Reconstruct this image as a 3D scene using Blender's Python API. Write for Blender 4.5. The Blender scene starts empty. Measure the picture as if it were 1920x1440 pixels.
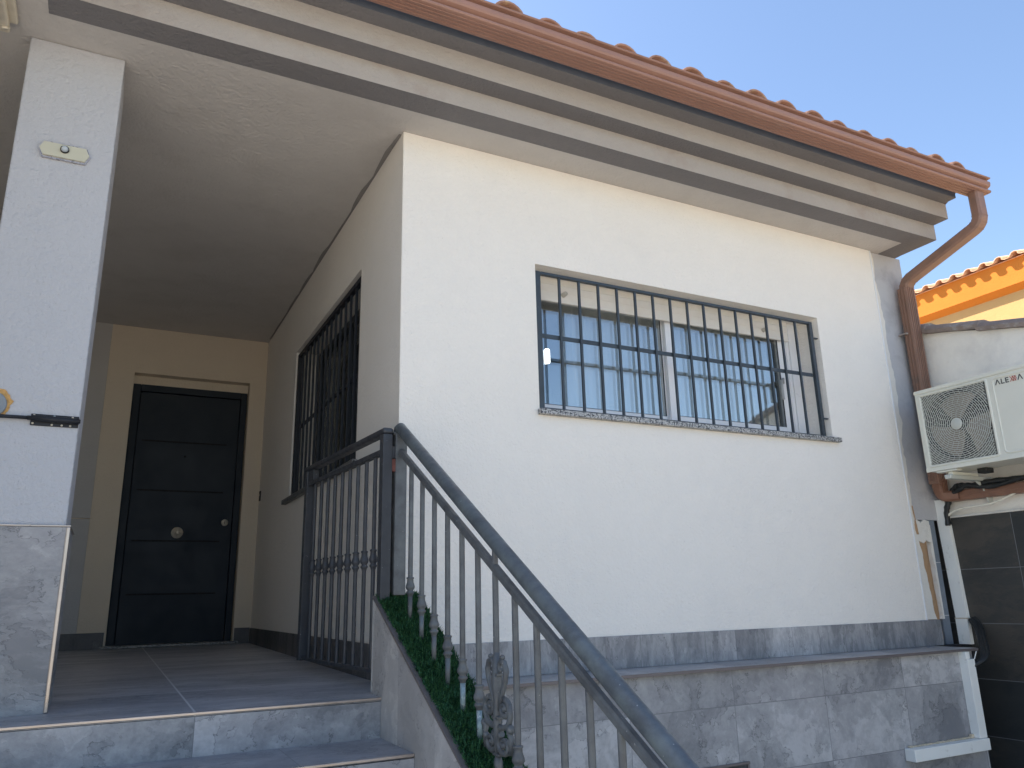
import bpy, bmesh, math, random
from mathutils import Vector, Matrix, noise as mnoise
random.seed(7)
rad = math.radians
SC = bpy.context.scene
COL = SC.collection

# ------------------------------------------------------------------ camera, sky, sun, exposure
cam = bpy.data.cameras.new("camera")
camo = bpy.data.objects.new("camera", cam); COL.objects.link(camo)
R = [[0.89123292, -0.45298839, -0.02248127], [0.10052977, 0.24563636, -0.96413513], [0.44226423, 0.85700893, 0.26445803]]
camo.matrix_world = Matrix(((R[0][0], -R[1][0], -R[2][0], -1.122), (R[0][1], -R[1][1], -R[2][1], -3.3),
                            (R[0][2], -R[1][2], -R[2][2], 0.31), (0, 0, 0, 1)))
cam.sensor_width = 36; cam.lens = 36 * 1461.4 / 1920; cam.clip_start = .05; cam.clip_end = 2000
SC.camera = camo
SUN_EL, SUN_ROT = 53, -44          # degrees; rotation measured clockwise from +y
w = bpy.data.worlds.new("World"); SC.world = w; w.use_nodes = True
nt = w.node_tree; nt.nodes.clear()
sky = nt.nodes.new("ShaderNodeTexSky"); sky.sky_type = 'NISHITA'; sky.sun_disc = False
sky.sun_elevation = rad(SUN_EL); sky.sun_rotation = rad(SUN_ROT % 360)
sky.air_density = 1.0; sky.dust_density = 0.8; sky.ozone_density = 1.6
bg = nt.nodes.new("ShaderNodeBackground"); bg.inputs[1].default_value = 0.122
wo = nt.nodes.new("ShaderNodeOutputWorld")
nt.links.new(sky.outputs[0], bg.inputs[0]); nt.links.new(bg.outputs[0], wo.inputs[0])
sd = Vector((math.sin(rad(SUN_ROT)) * math.cos(rad(SUN_EL)), math.cos(rad(SUN_ROT)) * math.cos(rad(SUN_EL)), math.sin(rad(SUN_EL))))
sl = bpy.data.lights.new("sun", 'SUN'); sl.energy = 5.0; sl.angle = rad(0.5); sl.color = (1, .93, .82)
so = bpy.data.objects.new("sun", sl); COL.objects.link(so); so.location = sd * 30
so.rotation_euler = (-sd).to_track_quat('-Z', 'Y').to_euler()
SC.view_settings.view_transform = 'Standard'; SC.view_settings.look = 'None'
SC.view_settings.exposure = 1.22; SC.view_settings.gamma = 1
SC.cycles.use_denoising = True
SC.cycles.diffuse_bounces = 6; SC.cycles.max_bounces = 12; SC.cycles.transparent_max_bounces = 16

# ------------------------------------------------------------------ helpers: meshes
class MB:
    def __init__(s): s.v = []; s.f = []; s.m = []; s.sm = []
    def face(s, pts, mi=0, sm=False):
        b = len(s.v); s.v += [tuple(p) for p in pts]; s.f.append(tuple(range(b, b + len(pts)))); s.m.append(mi); s.sm.append(sm); return s
    def add(s, vs, fs, mi=0, sm=False):
        b = len(s.v); s.v += [tuple(p) for p in vs]
        for f in fs: s.f.append(tuple(b + i for i in f)); s.m.append(mi); s.sm.append(sm)
        return s
    def box(s, x0, x1, y0, y1, z0, z1, mi=0, M=None):
        vs = [Vector((x, y, z)) for z in (z0, z1) for y in (y0, y1) for x in (x0, x1)]
        if M is not None: vs = [M @ q for q in vs]
        return s.add(vs, [(0, 2, 3, 1), (4, 5, 7, 6), (0, 1, 5, 4), (2, 6, 7, 3), (0, 4, 6, 2), (1, 3, 7, 5)], mi)
    def bbox(s, x0, x1, y0, y1, z0, z1, b=.002, mi=0, M=None, seg=2):
        bm = bmesh.new()
        vs = [bm.verts.new((x, y, z)) for z in (z0, z1) for y in (y0, y1) for x in (x0, x1)]
        for q in [(0, 2, 3, 1), (4, 5, 7, 6), (0, 1, 5, 4), (2, 6, 7, 3), (0, 4, 6, 2), (1, 3, 7, 5)]: bm.faces.new([vs[i] for i in q])
        b = min(b, .45 * min(abs(x1 - x0), abs(y1 - y0), abs(z1 - z0)))
        bmesh.ops.bevel(bm, geom=bm.edges[:], offset=b, segments=seg, affect='EDGES', profile=.5)
        bm.verts.index_update()
        V = [(M @ q.co if M is not None else q.co.copy()) for q in bm.verts]
        s.add(V, [[q.index for q in f.verts] for f in bm.faces], mi); bm.free(); return s
    def tube(s, pts, r, n=14, mi=0, cap=True, sq=None, up=None, sm=True):
        """sweep a circle (or sq=(w,h) rectangle) along pts; r may be a list"""
        P = [Vector(p) for p in pts]; rr = r if isinstance(r, (list, tuple)) else [r] * len(P)
        up = Vector(up) if up else None; N = None; rings = []
        for i, p in enumerate(P):
            t = (P[min(i + 1, len(P) - 1)] - P[max(i - 1, 0)]).normalized()
            if up is not None: a = up
            elif N is None: a = Vector((0, 0, 1)) if abs(t.z) < .9 else Vector((1, 0, 0))
            else: a = N
            a = (a - t * a.dot(t)).normalized(); N = a; b = t.cross(a)
            k = 1
            if 0 < i < len(P) - 1:
                c = (P[i + 1] - P[i]).normalized().dot((P[i] - P[i - 1]).normalized()); k = 1 / max(.5, math.sqrt((1 + c) / 2))
            if sq: rings.append([p + a * (u * sq[1] / 2 * rr[i]) + b * (v_ * sq[0] / 2 * rr[i]) * 1 for u, v_ in ((1, 1), (1, -1), (-1, -1), (-1, 1))])
            else: rings.append([p + (a * math.cos(2 * math.pi * j / n) + b * math.sin(2 * math.pi * j / n)) * rr[i] for j in range(n)])
        if sq: n = 4; sm = False
        vs = [q for g in rings for q in g]
        fs = [(i * n + j, i * n + (j + 1) % n, (i + 1) * n + (j + 1) % n, (i + 1) * n + j) for i in range(len(P) - 1) for j in range(n)]
        s.add(vs, fs, mi, sm)
        if cap:
            s.face(list(reversed(rings[0])), mi); s.face(rings[-1], mi)
        return s
    def lathe(s, prof, c=(0, 0, 0), axis='z', n=20, mi=0, M=None):
        """prof = [(r, h)...]"""
        vs = []
        for r, h in prof:
            for j in range(n):
                a = 2 * math.pi * j / n; x, y = r * math.cos(a), r * math.sin(a)
                q = {'z': (x, y, h), 'y': (x, h, y), 'x': (h, x, y)}[axis]
                q = Vector(q) + Vector(c); vs.append(M @ q if M is not None else q)
        fs = [(i * n + j, i * n + (j + 1) % n, (i + 1) * n + (j + 1) % n, (i + 1) * n + j) for i in range(len(prof) - 1) for j in range(n)]
        return s.add(vs, fs, mi, True)
    def prism(s, poly, ax, a0, a1, mi=0):
        """extrude a 2D polygon; ax = axis of extrusion; poly in the two other axes (in x,y,z order)"""
        def P(u, v_, a): return {'x': (a, u, v_), 'y': (u, a, v_), 'z': (u, v_, a)}[ax]
        n = len(poly); vs = [P(u, v_, a0) for u, v_ in poly] + [P(u, v_, a1) for u, v_ in poly]
        return s.add(vs, [tuple(range(n)), tuple(range(2 * n - 1, n - 1, -1))] + [(i, i + n, (i + 1) % n + n, (i + 1) % n) for i in range(n)], mi)
    def wall(s, ax, a0, a1, u, v, holes=(), mi=0, back=True):
        """panel normal to ax between a0 (front) and a1, spanning u=(u0,u1), v=(z0,z1), with rectangular holes (u0,u1,v0,v1)"""
        def P(uu, vv, a): return {'x': (a, uu, vv), 'y': (uu, a, vv), 'z': (uu, vv, a)}[ax]
        us = sorted({u[0], u[1], *[h[0] for h in holes], *[h[1] for h in holes]}); vs = sorted({v[0], v[1], *[h[2] for h in holes], *[h[3] for h in holes]})
        us = [q for q in us if u[0] <= q <= u[1]]; vs = [q for q in vs if v[0] <= q <= v[1]]
        solid = {}
        for i in range(len(us) - 1):
            for j in range(len(vs) - 1):
                cu, cv = (us[i] + us[i + 1]) / 2, (vs[j] + vs[j + 1]) / 2
                solid[i, j] = not any(h[0] < cu < h[1] and h[2] < cv < h[3] for h in holes)
        for (i, j), ok in solid.items():
            if not ok: continue
            U0, U1, V0, V1 = us[i], us[i + 1], vs[j], vs[j + 1]
            s.face([P(U0, V0, a0), P(U1, V0, a0), P(U1, V1, a0), P(U0, V1, a0)], mi)
            if back: s.face([P(U0, V1, a1), P(U1, V1, a1), P(U1, V0, a1), P(U0, V0, a1)], mi)
            for di, dj, A, B in ((-1, 0, (U0, V0), (U0, V1)), (1, 0, (U1, V0), (U1, V1)), (0, -1, (U0, V0), (U1, V0)), (0, 1, (U0, V1), (U1, V1))):
                if not solid.get((i + di, j + dj), False):
                    s.face([P(*A, a0), P(*B, a0), P(*B, a1), P(*A, a1)], mi)
        return s

def obj(name, mb, mats, parent=None, local=False, label=None, fix=True):
    me = bpy.data.meshes.new(name)
    off = Vector((0, 0, 0))
    if parent is not None and not local:
        q = parent
        while q is not None: off += q.location; q = q.parent
    me.from_pydata([tuple(Vector(p) - off) for p in mb.v], [], mb.f)
    if not isinstance(mats, (list, tuple)): mats = [mats]
    for m in mats: me.materials.append(m)
    me.polygons.foreach_set("material_index", mb.m); me.polygons.foreach_set("use_smooth", mb.sm)
    if fix:
        bm = bmesh.new(); bm.from_mesh(me); bmesh.ops.remove_doubles(bm, verts=bm.verts, dist=1e-5)
        bmesh.ops.recalc_face_normals(bm, faces=bm.faces); bm.to_mesh(me); bm.free()
    me.update()
    o = bpy.data.objects.new(name, me); COL.objects.link(o)
    if parent is not None: o.parent = parent
    if label: o['label'] = label
    return o
def tag(o, label, cat, group=None):
    o['label'] = label; o['category'] = cat
    if group: o['group'] = group
    return o
def thing(name, label, cat, loc=(0, 0, 0), rz=0, group=None):
    o = bpy.data.objects.new(name, None); COL.objects.link(o); o.location = loc; o.rotation_euler = (0, 0, rz); o.empty_display_size = .1
    return tag(o, label, cat, group)
def struct(name, mb, m):
    o = obj(name, mb, m); o['kind'] = 'structure'; return o
def copy_under(o, parent, loc):
    c = o.copy(); COL.objects.link(c); c.parent = parent; c.location = loc
    for ch in list(o.children):
        d = ch.copy(); COL.objects.link(d); d.parent = c
    return c

# ------------------------------------------------------------------ helpers: materials
class NT:
    def __init__(s, name, rough=.6, metal=0, spec=.5):
        s.mat = bpy.data.materials.new(name); s.mat.use_nodes = True; s.t = s.mat.node_tree
        s.b = s.t.nodes["Principled BSDF"]; s.out = s.t.nodes["Material Output"]
        s.b.inputs["Roughness"].default_value = rough; s.b.inputs["Metallic"].default_value = metal; s.b.inputs["Specular IOR Level"].default_value = spec
        s._p = None
    def n(s, k, **kw):
        q = s.t.nodes.new("ShaderNode" + k)
        for a, b in kw.items(): setattr(q, a, b)
        return q
    def set(s, inp, v):
        if isinstance(v, bpy.types.NodeSocket): s.t.links.new(v, inp)
        elif v is not None:
            if isinstance(v, (tuple, list)) and len(v) == 3 and inp.type == 'RGBA': v = (*v, 1)
            inp.default_value = v
    @property
    def pos(s):
        if s._p is None: s._p = s.n("NewGeometry").outputs["Position"]
        return s._p
    def math(s, op, a, b=None, c=None, clamp=False):
        q = s.n("Math", operation=op, use_clamp=clamp); s.set(q.inputs[0], a)
        if b is not None: s.set(q.inputs[1], b)
        if c is not None: s.set(q.inputs[2], c)
        return q.outputs[0]
    def xyz(s, v):
        q = s.n("SeparateXYZ"); s.set(q.inputs[0], v); return q.outputs
    def comb(s, x, y, z):
        q = s.n("CombineXYZ"); s.set(q.inputs[0], x); s.set(q.inputs[1], y); s.set(q.inputs[2], z); return q.outputs[0]
    def vmul(s, v, k):
        q = s.n("VectorMath", operation='MULTIPLY'); s.set(q.inputs[0], v); s.set(q.inputs[1], k); return q.outputs[0]
    def vadd(s, v, k):
        q = s.n("VectorMath", operation='ADD'); s.set(q.inputs[0], v); s.set(q.inputs[1], k); return q.outputs[0]
    def noise(s, vec, scale, det=3, rough=.5, dist=0, col=False):
        q = s.n("TexNoise"); s.set(q.inputs["Vector"], vec); q.inputs["Scale"].default_value = scale; q.inputs["Detail"].default_value = det
        q.inputs["Roughness"].default_value = rough; q.inputs["Distortion"].default_value = dist
        return q.outputs[1 if col else 0]
    def vor(s, vec, scale, feature='F1', out=0, rnd=1):
        q = s.n("TexVoronoi", feature=feature); s.set(q.inputs["Vector"], vec); q.inputs["Scale"].default_value = scale; q.inputs["Randomness"].default_value = rnd
        return q.outputs[out]
    def ramp(s, f, stops, interp='LINEAR'):
        q = s.n("ValToRGB"); q.color_ramp.interpolation = interp; s.set(q.inputs[0], f); e = q.color_ramp.elements
        for i, (p, c) in enumerate(stops):
            c = (c, c, c) if isinstance(c, (int, float)) else c
            if i < 2: e[i].position = p; e[i].color = (*c, 1)
            else: k = e.new(p); k.color = (*c, 1)
        return q.outputs[0]
    def mix(s, f, a, b, mode='MIX'):
        q = s.n("Mix", data_type='RGBA', blend_type=mode); s.set(q.inputs[0], f); s.set(q.inputs[6], a); s.set(q.inputs[7], b); return q.outputs[2]
    def bump(s, h, strength=.3, dist=.01):
        q = s.n("Bump"); s.set(q.inputs["Height"], h); q.inputs["Strength"].default_value = strength; q.inputs["Distance"].default_value = dist
        if s.b.inputs["Normal"].is_linked: s.t.links.new(s.b.inputs["Normal"].links[0].from_socket, q.inputs["Normal"])
        s.t.links.new(q.outputs[0], s.b.inputs["Normal"]); return s
    def col(s, c): s.set(s.b.inputs["Base Color"], c); return s

def plaster(name, c, var=.05, grain=230, strength=.5, patch=None, spots=0):
    t = NT(name, .9, spec=.25); p = t.pos
    n1 = t.noise(p, 1.3, 4, .6); n2 = t.noise(p, 9, 4, .6)
    m = t.math('ADD', t.math('MULTIPLY', n1, .65), t.math('MULTIPLY', n2, .35))
    a = tuple(x * (1 - var) for x in c); b = tuple(min(1, x * (1 + var)) for x in c)
    cc = t.ramp(m, [(.3, a), (.7, b)])
    if patch:
        cc = t.mix(t.ramp(t.noise(p, patch[1], 5, .65), [(patch[2], 0), (patch[3], 1)]), cc, patch[0])
    if spots:
        cc = t.mix(t.ramp(t.noise(p, 60, 2, .5), [(.735, 0), (.76, spots)]), cc, tuple(x * .45 for x in c))
    t.col(cc)
    g = t.math('ADD', t.noise(p, grain, 2, .6), t.math('MULTIPLY', t.vor(p, grain * .45), -.7))
    t.bump(t.noise(p, 5, 3, .5), .3, .02)
    t.bump(t.noise(p, grain * .33, 3, .6), min(1, strength * .9), .008)
    t.bump(g, strength, .005)
    return t.mat
def simple(name, c, rough=.5, metal=0, var=.08, scale=25, bumps=0, spec=.5, dirt=None):
    t = NT(name, rough, metal, spec); p = t.pos
    cc = t.ramp(t.noise(p, scale, 4, .6), [(.3, tuple(x * (1 - var) for x in c)), (.7, tuple(min(1, x * (1 + var)) for x in c))])
    if dirt: cc = t.mix(t.ramp(t.noise(p, dirt[1], 5, .7), [(dirt[2], 0), (dirt[3], 1)]), cc, dirt[0])
    t.col(cc)
    t.set(t.b.inputs["Roughness"], t.ramp(t.noise(p, scale * 2, 3, .6), [(.3, max(0, rough - .08)), (.7, min(1, rough + .1))]))
    if bumps: t.bump(t.noise(p, scale * 6, 2, .5), bumps, .002)
    return t.mat
def slate(name, ua, va, u0, v0, su, sv, c=((.195, .198, .205), (.375, .37, .37), (.52, .51, .505)), joint=(.20, .20, .205), jw=.0015,
          stretch=(1, 1), sc=3.0, rough=.5, seed=0, warm=.5, uj=True, vj=True, cont=1.0, veins=.75):
    """stone-look porcelain tiles laid on a grid in world axes ua/va"""
    t = NT(name, rough, spec=.45); X = t.xyz(t.pos); idx = 'xyz'.index
    U, V = X[idx(ua)], X[idx(va)]
    uu = t.math('DIVIDE', t.math('SUBTRACT', U, u0), su); vv = t.math('DIVIDE', t.math('SUBTRACT', V, v0), sv)
    fu, fv = t.math('FLOOR', uu), t.math('FLOOR', vv)
    wn = t.n("TexWhiteNoise", noise_dimensions='3D'); t.set(wn.inputs[0], t.comb(fu, fv, seed + .5)); rc = wn.outputs[1]
    offs = t.vmul(rc, (17, 23, 31))
    P = t.vadd(t.comb(t.math('MULTIPLY', U, stretch[0]), t.math('MULTIPLY', V, stretch[1]), 0), offs)
    wp = t.vadd(P, t.vmul(t.noise(P, sc * .8, 2, .5, 0, True), (.14, .14, .14)))
    n1 = t.noise(wp, sc * 1.25, 8, .62, .12); fine = t.noise(P, sc * 14, 5, .72, .3); mid = t.noise(t.vadd(wp, (5, 9, 2)), sc * 3.6, 5, .65, .8)
    lay = t.ramp(n1, [(.0, 0), (.405, .12), (.412, .36), (.47, .44), (.477, .60), (.56, .70), (.567, .90), (1, 1)])
    f = t.math('ADD', t.math('MULTIPLY', lay, .42), t.math('ADD', t.math('MULTIPLY', mid, .60), t.math('MULTIPLY', fine, .42)))
    tone = t.math('MULTIPLY', t.math('SUBTRACT', t.xyz(rc)[0], .5), .30)
    f = t.math('ADD', f, tone)
    k = .46 / cont
    cc = t.ramp(f, [(.82 - k, c[0]), (.82, c[1]), (.82 + k, c[2])])
    cc = t.mix(t.math('MULTIPLY', t.ramp(t.noise(P, sc * .7, 3, .5), [(.42, 0), (.62, 1)]), warm * .55), cc, t.mix(.75, cc, tuple(x * y for x, y in zip(c[1], (1.02, .955, .985)))))
    # delamination edges of the printed stone: thin dark contour lines that fade in and out
    gate = t.ramp(t.noise(t.vadd(P, (3, 3, 3)), sc * 2.4, 2, .5), [(.46, 0), (.58, veins)])
    crm = None
    for th in (.4085, .4735, .5635):
        e_ = t.ramp(t.math('ABSOLUTE', t.math('SUBTRACT', n1, th)), [(.0, 1), (.0055, 0)])
        crm = e_ if crm is None else t.math('MAXIMUM', crm, e_)
    crm = t.math('MULTIPLY', crm, gate)
    cc = t.mix(crm, cc, tuple(x * .42 for x in c[0]))
    jm = None
    for q, n_, on in ((uu, su, uj), (vv, sv, vj)):
        if not on: continue
        d = t.math('MULTIPLY', t.math('SUBTRACT', .5, t.math('ABSOLUTE', t.math('SUBTRACT', t.math('FRACT', q), .5))), n_)
        mm = t.math('LESS_THAN', d, jw); jm = mm if jm is None else t.math('MAXIMUM', jm, mm)
    if jm is not None: cc = t.mix(jm, cc, joint)
    t.col(cc)
    t.set(t.b.inputs["Roughness"], t.ramp(fine, [(.3, rough - .1), (.7, rough + .15)]))
    h = t.math('ADD', t.math('MULTIPLY', lay, .8), t.math('MULTIPLY', fine, .6))
    h = t.math('SUBTRACT', h, t.math('MULTIPLY', crm, .5))
    if jm is not None: h = t.math('SUBTRACT', h, t.math('MULTIPLY', jm, .8))
    t.bump(h, .35, .006)
    return t.mat
def granite(name, k=1.0):
    t = NT(name, .35); p = t.pos
    f = t.vor(p, 190, 'F1', 1); g = t.n("RGBToBW"); t.set(g.inputs[0], f)
    cc = t.ramp(g.outputs[0], [(.0, tuple(x * k for x in (.03, .03, .035))), (.33, tuple(x * k for x in (.2, .2, .2))), (.5, tuple(x * k for x in (.48, .47, .45))), (1, tuple(x * k for x in (.7, .69, .67)))], 'CONSTANT')
    t.col(cc); return t.mat
def painted_iron(name, c, wear=.5, rough=.45, weathered=None):
    t = NT(name, rough, .0, .5); p = t.pos
    cc = t.ramp(t.noise(p, 7, 5, .65), [(.3, tuple(x * .8 for x in c)), (.7, tuple(x * 1.25 for x in c))])
    if weathered: cc = t.mix(t.ramp(t.noise(p, 14, 6, .7), [(.42, 0), (.66, .75)]), cc, weathered)
    chips = t.ramp(t.noise(p, 95, 2, .5), [(.745, 0), (.76, 1)])
    cc = t.mix(t.math('MULTIPLY', chips, wear), cc, (.5, .5, .48))
    rust = t.ramp(t.noise(t.vadd(p, (3, 1, 7)), 38, 4, .6), [(.69, 0), (.74, 1)])
    cc = t.mix(t.math('MULTIPLY', rust, wear * .6), cc, (.12, .06, .04))
    t.col(cc); t.bump(t.noise(p, 160, 3, .6), .15, .001)
    t.set(t.b.inputs["Roughness"], t.ramp(t.noise(p, 30, 4, .6), [(.3, rough - .1), (.7, rough + .2)]))
    return t.mat

WHITE = plaster("facade_paint", (.865, .82, .755), .025, 150, .6, spots=.25)
CREAM = plaster("porch_paint", (.80, .75, .68), .03, 150, .45)
BACKP = plaster("porch_back_paint", (.64, .545, .425), .03, 150, .4)
PILLARP = plaster("pillar_paint", (.50, .505, .53), .03, 110, .75, spots=.3)
SOFFIT = plaster("soffit_paint", (.55, .52, .49), .05, 110, .5, patch=((.49, .46, .43), 3, .5, .75))
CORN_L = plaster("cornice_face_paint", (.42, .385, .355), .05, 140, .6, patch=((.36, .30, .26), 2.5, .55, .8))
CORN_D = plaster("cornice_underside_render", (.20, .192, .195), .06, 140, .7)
REPAIR = plaster("ceiling_repair", (.26, .245, .23), .1, 60, .6)
MORTAR = plaster("grey_mortar", (.50, .495, .505), .06, 60, .5, patch=((.42, .415, .43), 4, .52, .66))
SMEAR = plaster("old_cream_smear", (.74, .71, .65), .08, 60, .8)
RUBBLE = plaster("broken_plaster", (.38, .37, .355), .25, 45, 1.0, patch=((.25, .24, .23), 30, .5, .6))
BROWN = plaster("exposed_brown_foam", (.42, .27, .155), .15, 40, .8)
NEIGH = plaster("boundary_render", (.90, .86, .775), .04, 70, .4, patch=((.74, .70, .64), 3, .5, .75))
ORANGE = plaster("orange_paint", (.60, .20, .03), .04, 120, .2)
YELLOW = plaster("yellow_paint", (.55, .345, .145), .04, 120, .2)
T_LOW = slate("lower_wall_tiles", 'x', 'z',   .395, -.505, .6, .3, sc=2.4, cont=1.35)
T_RISE = slate("riser_tiles", 'x', 'z', -.8, -.5, 1.2, 3, sc=3.0, cont=1.5, seed=3)
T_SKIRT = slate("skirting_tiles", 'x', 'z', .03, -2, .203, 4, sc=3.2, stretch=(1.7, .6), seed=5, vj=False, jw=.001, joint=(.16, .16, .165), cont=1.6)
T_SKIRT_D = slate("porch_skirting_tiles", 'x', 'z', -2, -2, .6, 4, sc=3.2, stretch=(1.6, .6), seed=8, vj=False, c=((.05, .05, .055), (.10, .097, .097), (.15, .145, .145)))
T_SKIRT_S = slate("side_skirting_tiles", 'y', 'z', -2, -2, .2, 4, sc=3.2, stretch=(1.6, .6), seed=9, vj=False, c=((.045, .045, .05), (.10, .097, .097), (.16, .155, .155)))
T_FLOOR = slate("porch_floor_tiles", 'x', 'y', -.80, .37, 1.2, 1.2, sc=2.2, stretch=(.7, 1.8), seed=11, rough=.4, c=((.26, .27, .285), (.40, .40, .415), (.52, .515, .52)), joint=(.66, .66, .66), jw=.0038, cont=1.6, warm=.6)
T_LEDGE = slate("ledge_tiles", 'x', 'y', .4, -1, .6, 3, sc=3, seed=13, rough=.38, c=((.24, .24, .255), (.36, .36, .36), (.46, .45, .45)))
T_PIL = slate("pillar_tiles", 'x', 'z', -2.0, -.2, 1.2, 2, sc=3.2, stretch=(.8, 1.4), seed=17, cont=1.15)
T_STR = slate("stair_wall_tiles", 'y', 'z', -1.53, -1.6, .35, 4, sc=2.6, seed=21, c=((.30, .285, .27), (.44, .42, .40), (.55, .525, .49)), vj=False, joint=(.33, .32, .31), jw=.0012, cont=.9)
T_DARK = slate("dark_boundary_tiles", 'y', 'z', -.435, .094, .6, .325, sc=2.2, stretch=(.7, 1.4), seed=25, c=((.024, .028, .03), (.045, .045, .042), (.07, .062, .052)), joint=(.17, .175, .18), jw=.0018, warm=.05, cont=.8, veins=0)
T_DARK2 = slate("grey_blue_tiles", 'x', 'z', 3, .142, 2, .325, sc=2.2, seed=27, c=((.13, .155, .19), (.17, .20, .24), (.21, .24, .28)), joint=(.5, .5, .5), jw=.0022, warm=0, veins=.1)
GRAN = granite("granite", .95); GRAN_D = granite("dark_granite", .5)
ALU = simple("brushed_aluminium_trim", (.50, .43, .38), .33, .85, .25, 5)
BRONZE = simple("bronze_edge", (.17, .145, .14), .5, .2)
IRON = painted_iron("railing_iron", (.088, .093, .098), .6, .45, weathered=(.125, .137, .14))
IRON_T = painted_iron("handrail_iron", (.085, .098, .108), .5, .38, weathered=(.135, .16, .162))
IRON_G = painted_iron("gate_iron", (.042, .045, .052), .5, .45)
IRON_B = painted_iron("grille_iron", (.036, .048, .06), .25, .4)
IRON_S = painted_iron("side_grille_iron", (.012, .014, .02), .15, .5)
BARE = simple("bare_weathered_zinc", (.21, .29, .32), .5, .3, .3, 60, .3, dirt=((.55, .56, .55), 90, .55, .65))
DOORM = simple("door_paint", (.010, .016, .0245), .58, 0, .03, 3, 0, .35)
DOORG = simple("door_groove", (.002, .002, .003), .8)
NICKEL = simple("brushed_nickel", (.62, .56, .45), .35, .35, .1, 60)
PVC = simple("white_window_frame", (.78, .78, .79), .35, 0, .03, 8)
SLAT = simple("cream_shutter_slat", (.72, .68, .62), .5, 0, .05, 8, dirt=((.66, .60, .52), 3, .5, .7))
RUBBER = simple("black_gasket", (.01, .01, .012), .6)
GUT = simple("gutter_enamel", (.32, .175, .13), .5, 0, .07, 5, dirt=((.33, .2, .15), 9, .55, .75))
PIPE = simple("downpipe_enamel", (.27, .155, .11), .5, 0, .12, 9, dirt=((.215, .14, .105), 13, .5, .7))
COPPER = simple("lower_pipe_enamel", (.25, .125, .08), .4, 0, .12, 12)
TILE = simple("clay_tile", (.38, .21, .145), .8, 0, .25, 12, .4, dirt=((.5, .36, .22), 16, .55, .7))
TILE_O = simple("orange_clay_tile", (.74, .42, .25), .8, 0, .18, 12, .4)
MOSS = simple("lichen_yellow", (.42, .36, .12), .9, 0, .3, 30, .4)
COPING = simple("grey_coping_tile", (.27, .215, .185), .85, 0, .25, 10, .5, dirt=((.42, .4, .37), 12, .5, .7))
ACW = simple("ac_enamel", (.76, .75, .65), .42, 0, .03, 5)
ACG = simple("ac_grille_plastic", (.56, .57, .51), .5, 0, .03, 5)
ACD = simple("ac_dark_inside", (.008, .008, .012), .6)
ACFAN = simple("ac_fan_plastic", (.34, .29, .23), .55, 0, .2, 5)
INK = simple("dark_lettering", (.05, .05, .05), .5); REDINK = simple("red_lettering", (.5, .12, .08), .5)
TRUNK = simple("white_trunking", (.90, .89, .83), .45, 0, .03, 6, dirt=((.66, .63, .56), 15, .62, .75))
SILIC = simple("yellowed_sealant", (.6, .5, .36), .6, 0, .2, 60, .5)
BLACKP = simple("black_insulation", (.018, .02, .021), .45, 0, .3, 40, .4)
WCABLE = simple("cream_cable", (.88, .84, .72), .5)
DARK = simple("dark_void", (.012, .012, .014), .9)
ROOMM = simple("room_paint", (.5, .48, .45), .9)
FOAM = simple("orange_foam", (.62, .36, .13), .9, 0, .2, 120, 1)
GREYP = simple("grey_plastic_pipe", (.22, .25, .28), .5)
HINGE = simple("hinge_primer_red", (.13, .045, .035), .7, 0, .3, 60, .3)
CONC = simple("yard_concrete", (.41, .375, .32), .9, 0, .1, 2, .3)
def lamp_glass():
    t = NT("prismatic_lamp_cover", .35); X = t.xyz(t.pos)
    st = t.math('ABSOLUTE', t.math('SINE', t.math('MULTIPLY', X[0], 900)))
    t.col(t.ramp(st, [(0, (.42, .40, .30)), (1, (.66, .64, .50))])); t.bump(st, .3, .001); return t.mat
LAMPG = lamp_glass()
def glass():
    t = NT("window_glass"); t.t.nodes.remove(t.b)
    tr = t.n("BsdfTransparent"); tr.inputs[0].default_value = (.86, .88, .88, 1)
    gl = t.n("BsdfGlossy"); gl.inputs["Roughness"].default_value = .01; gl.inputs[0].default_value = (.84, .87, .88, 1)
    mx = t.n("MixShader"); mx.inputs[0].default_value = .28
    bn = t.n("Bump"); t.t.links.new(t.noise(t.pos, 1.6, 1, .4), bn.inputs["Height"]); bn.inputs["Strength"].default_value = .02; bn.inputs["Distance"].default_value = .02
    t.t.links.new(bn.outputs[0], gl.inputs["Normal"])
    t.t.links.new(tr.outputs[0], mx.inputs[1]); t.t.links.new(gl.outputs[0], mx.inputs[2]); t.t.links.new(mx.outputs[0], t.out.inputs[0]); return t.mat
GLASS = glass()
def emit():
    t = NT("lit_lamp"); t.b.inputs["Emission Color"].default_value = (1, .97, .92, 1); t.b.inputs["Emission Strength"].default_value = 6; return t.mat
LIT = emit()
def grassm():
    t = NT("artificial_grass_blades", .65, spec=.25); p = t.pos
    t.col(t.ramp(t.noise(p, 220, 2, .6), [(.3, (.010, .042, .022)), (.5, (.028, .105, .045)), (.72, (.10, .21, .075))]))
    return t.mat
GRASS = grassm(); GRASSB = simple("turf_backing", (.02, .035, .018), .9)

# ================================================================== SETTING
g = MB().face([(-400, -400, -1.2), (400, -400, -1.2), (400, 400, -1.2), (-400, 400, -1.2)])
struct("ground", g, CONC)

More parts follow.
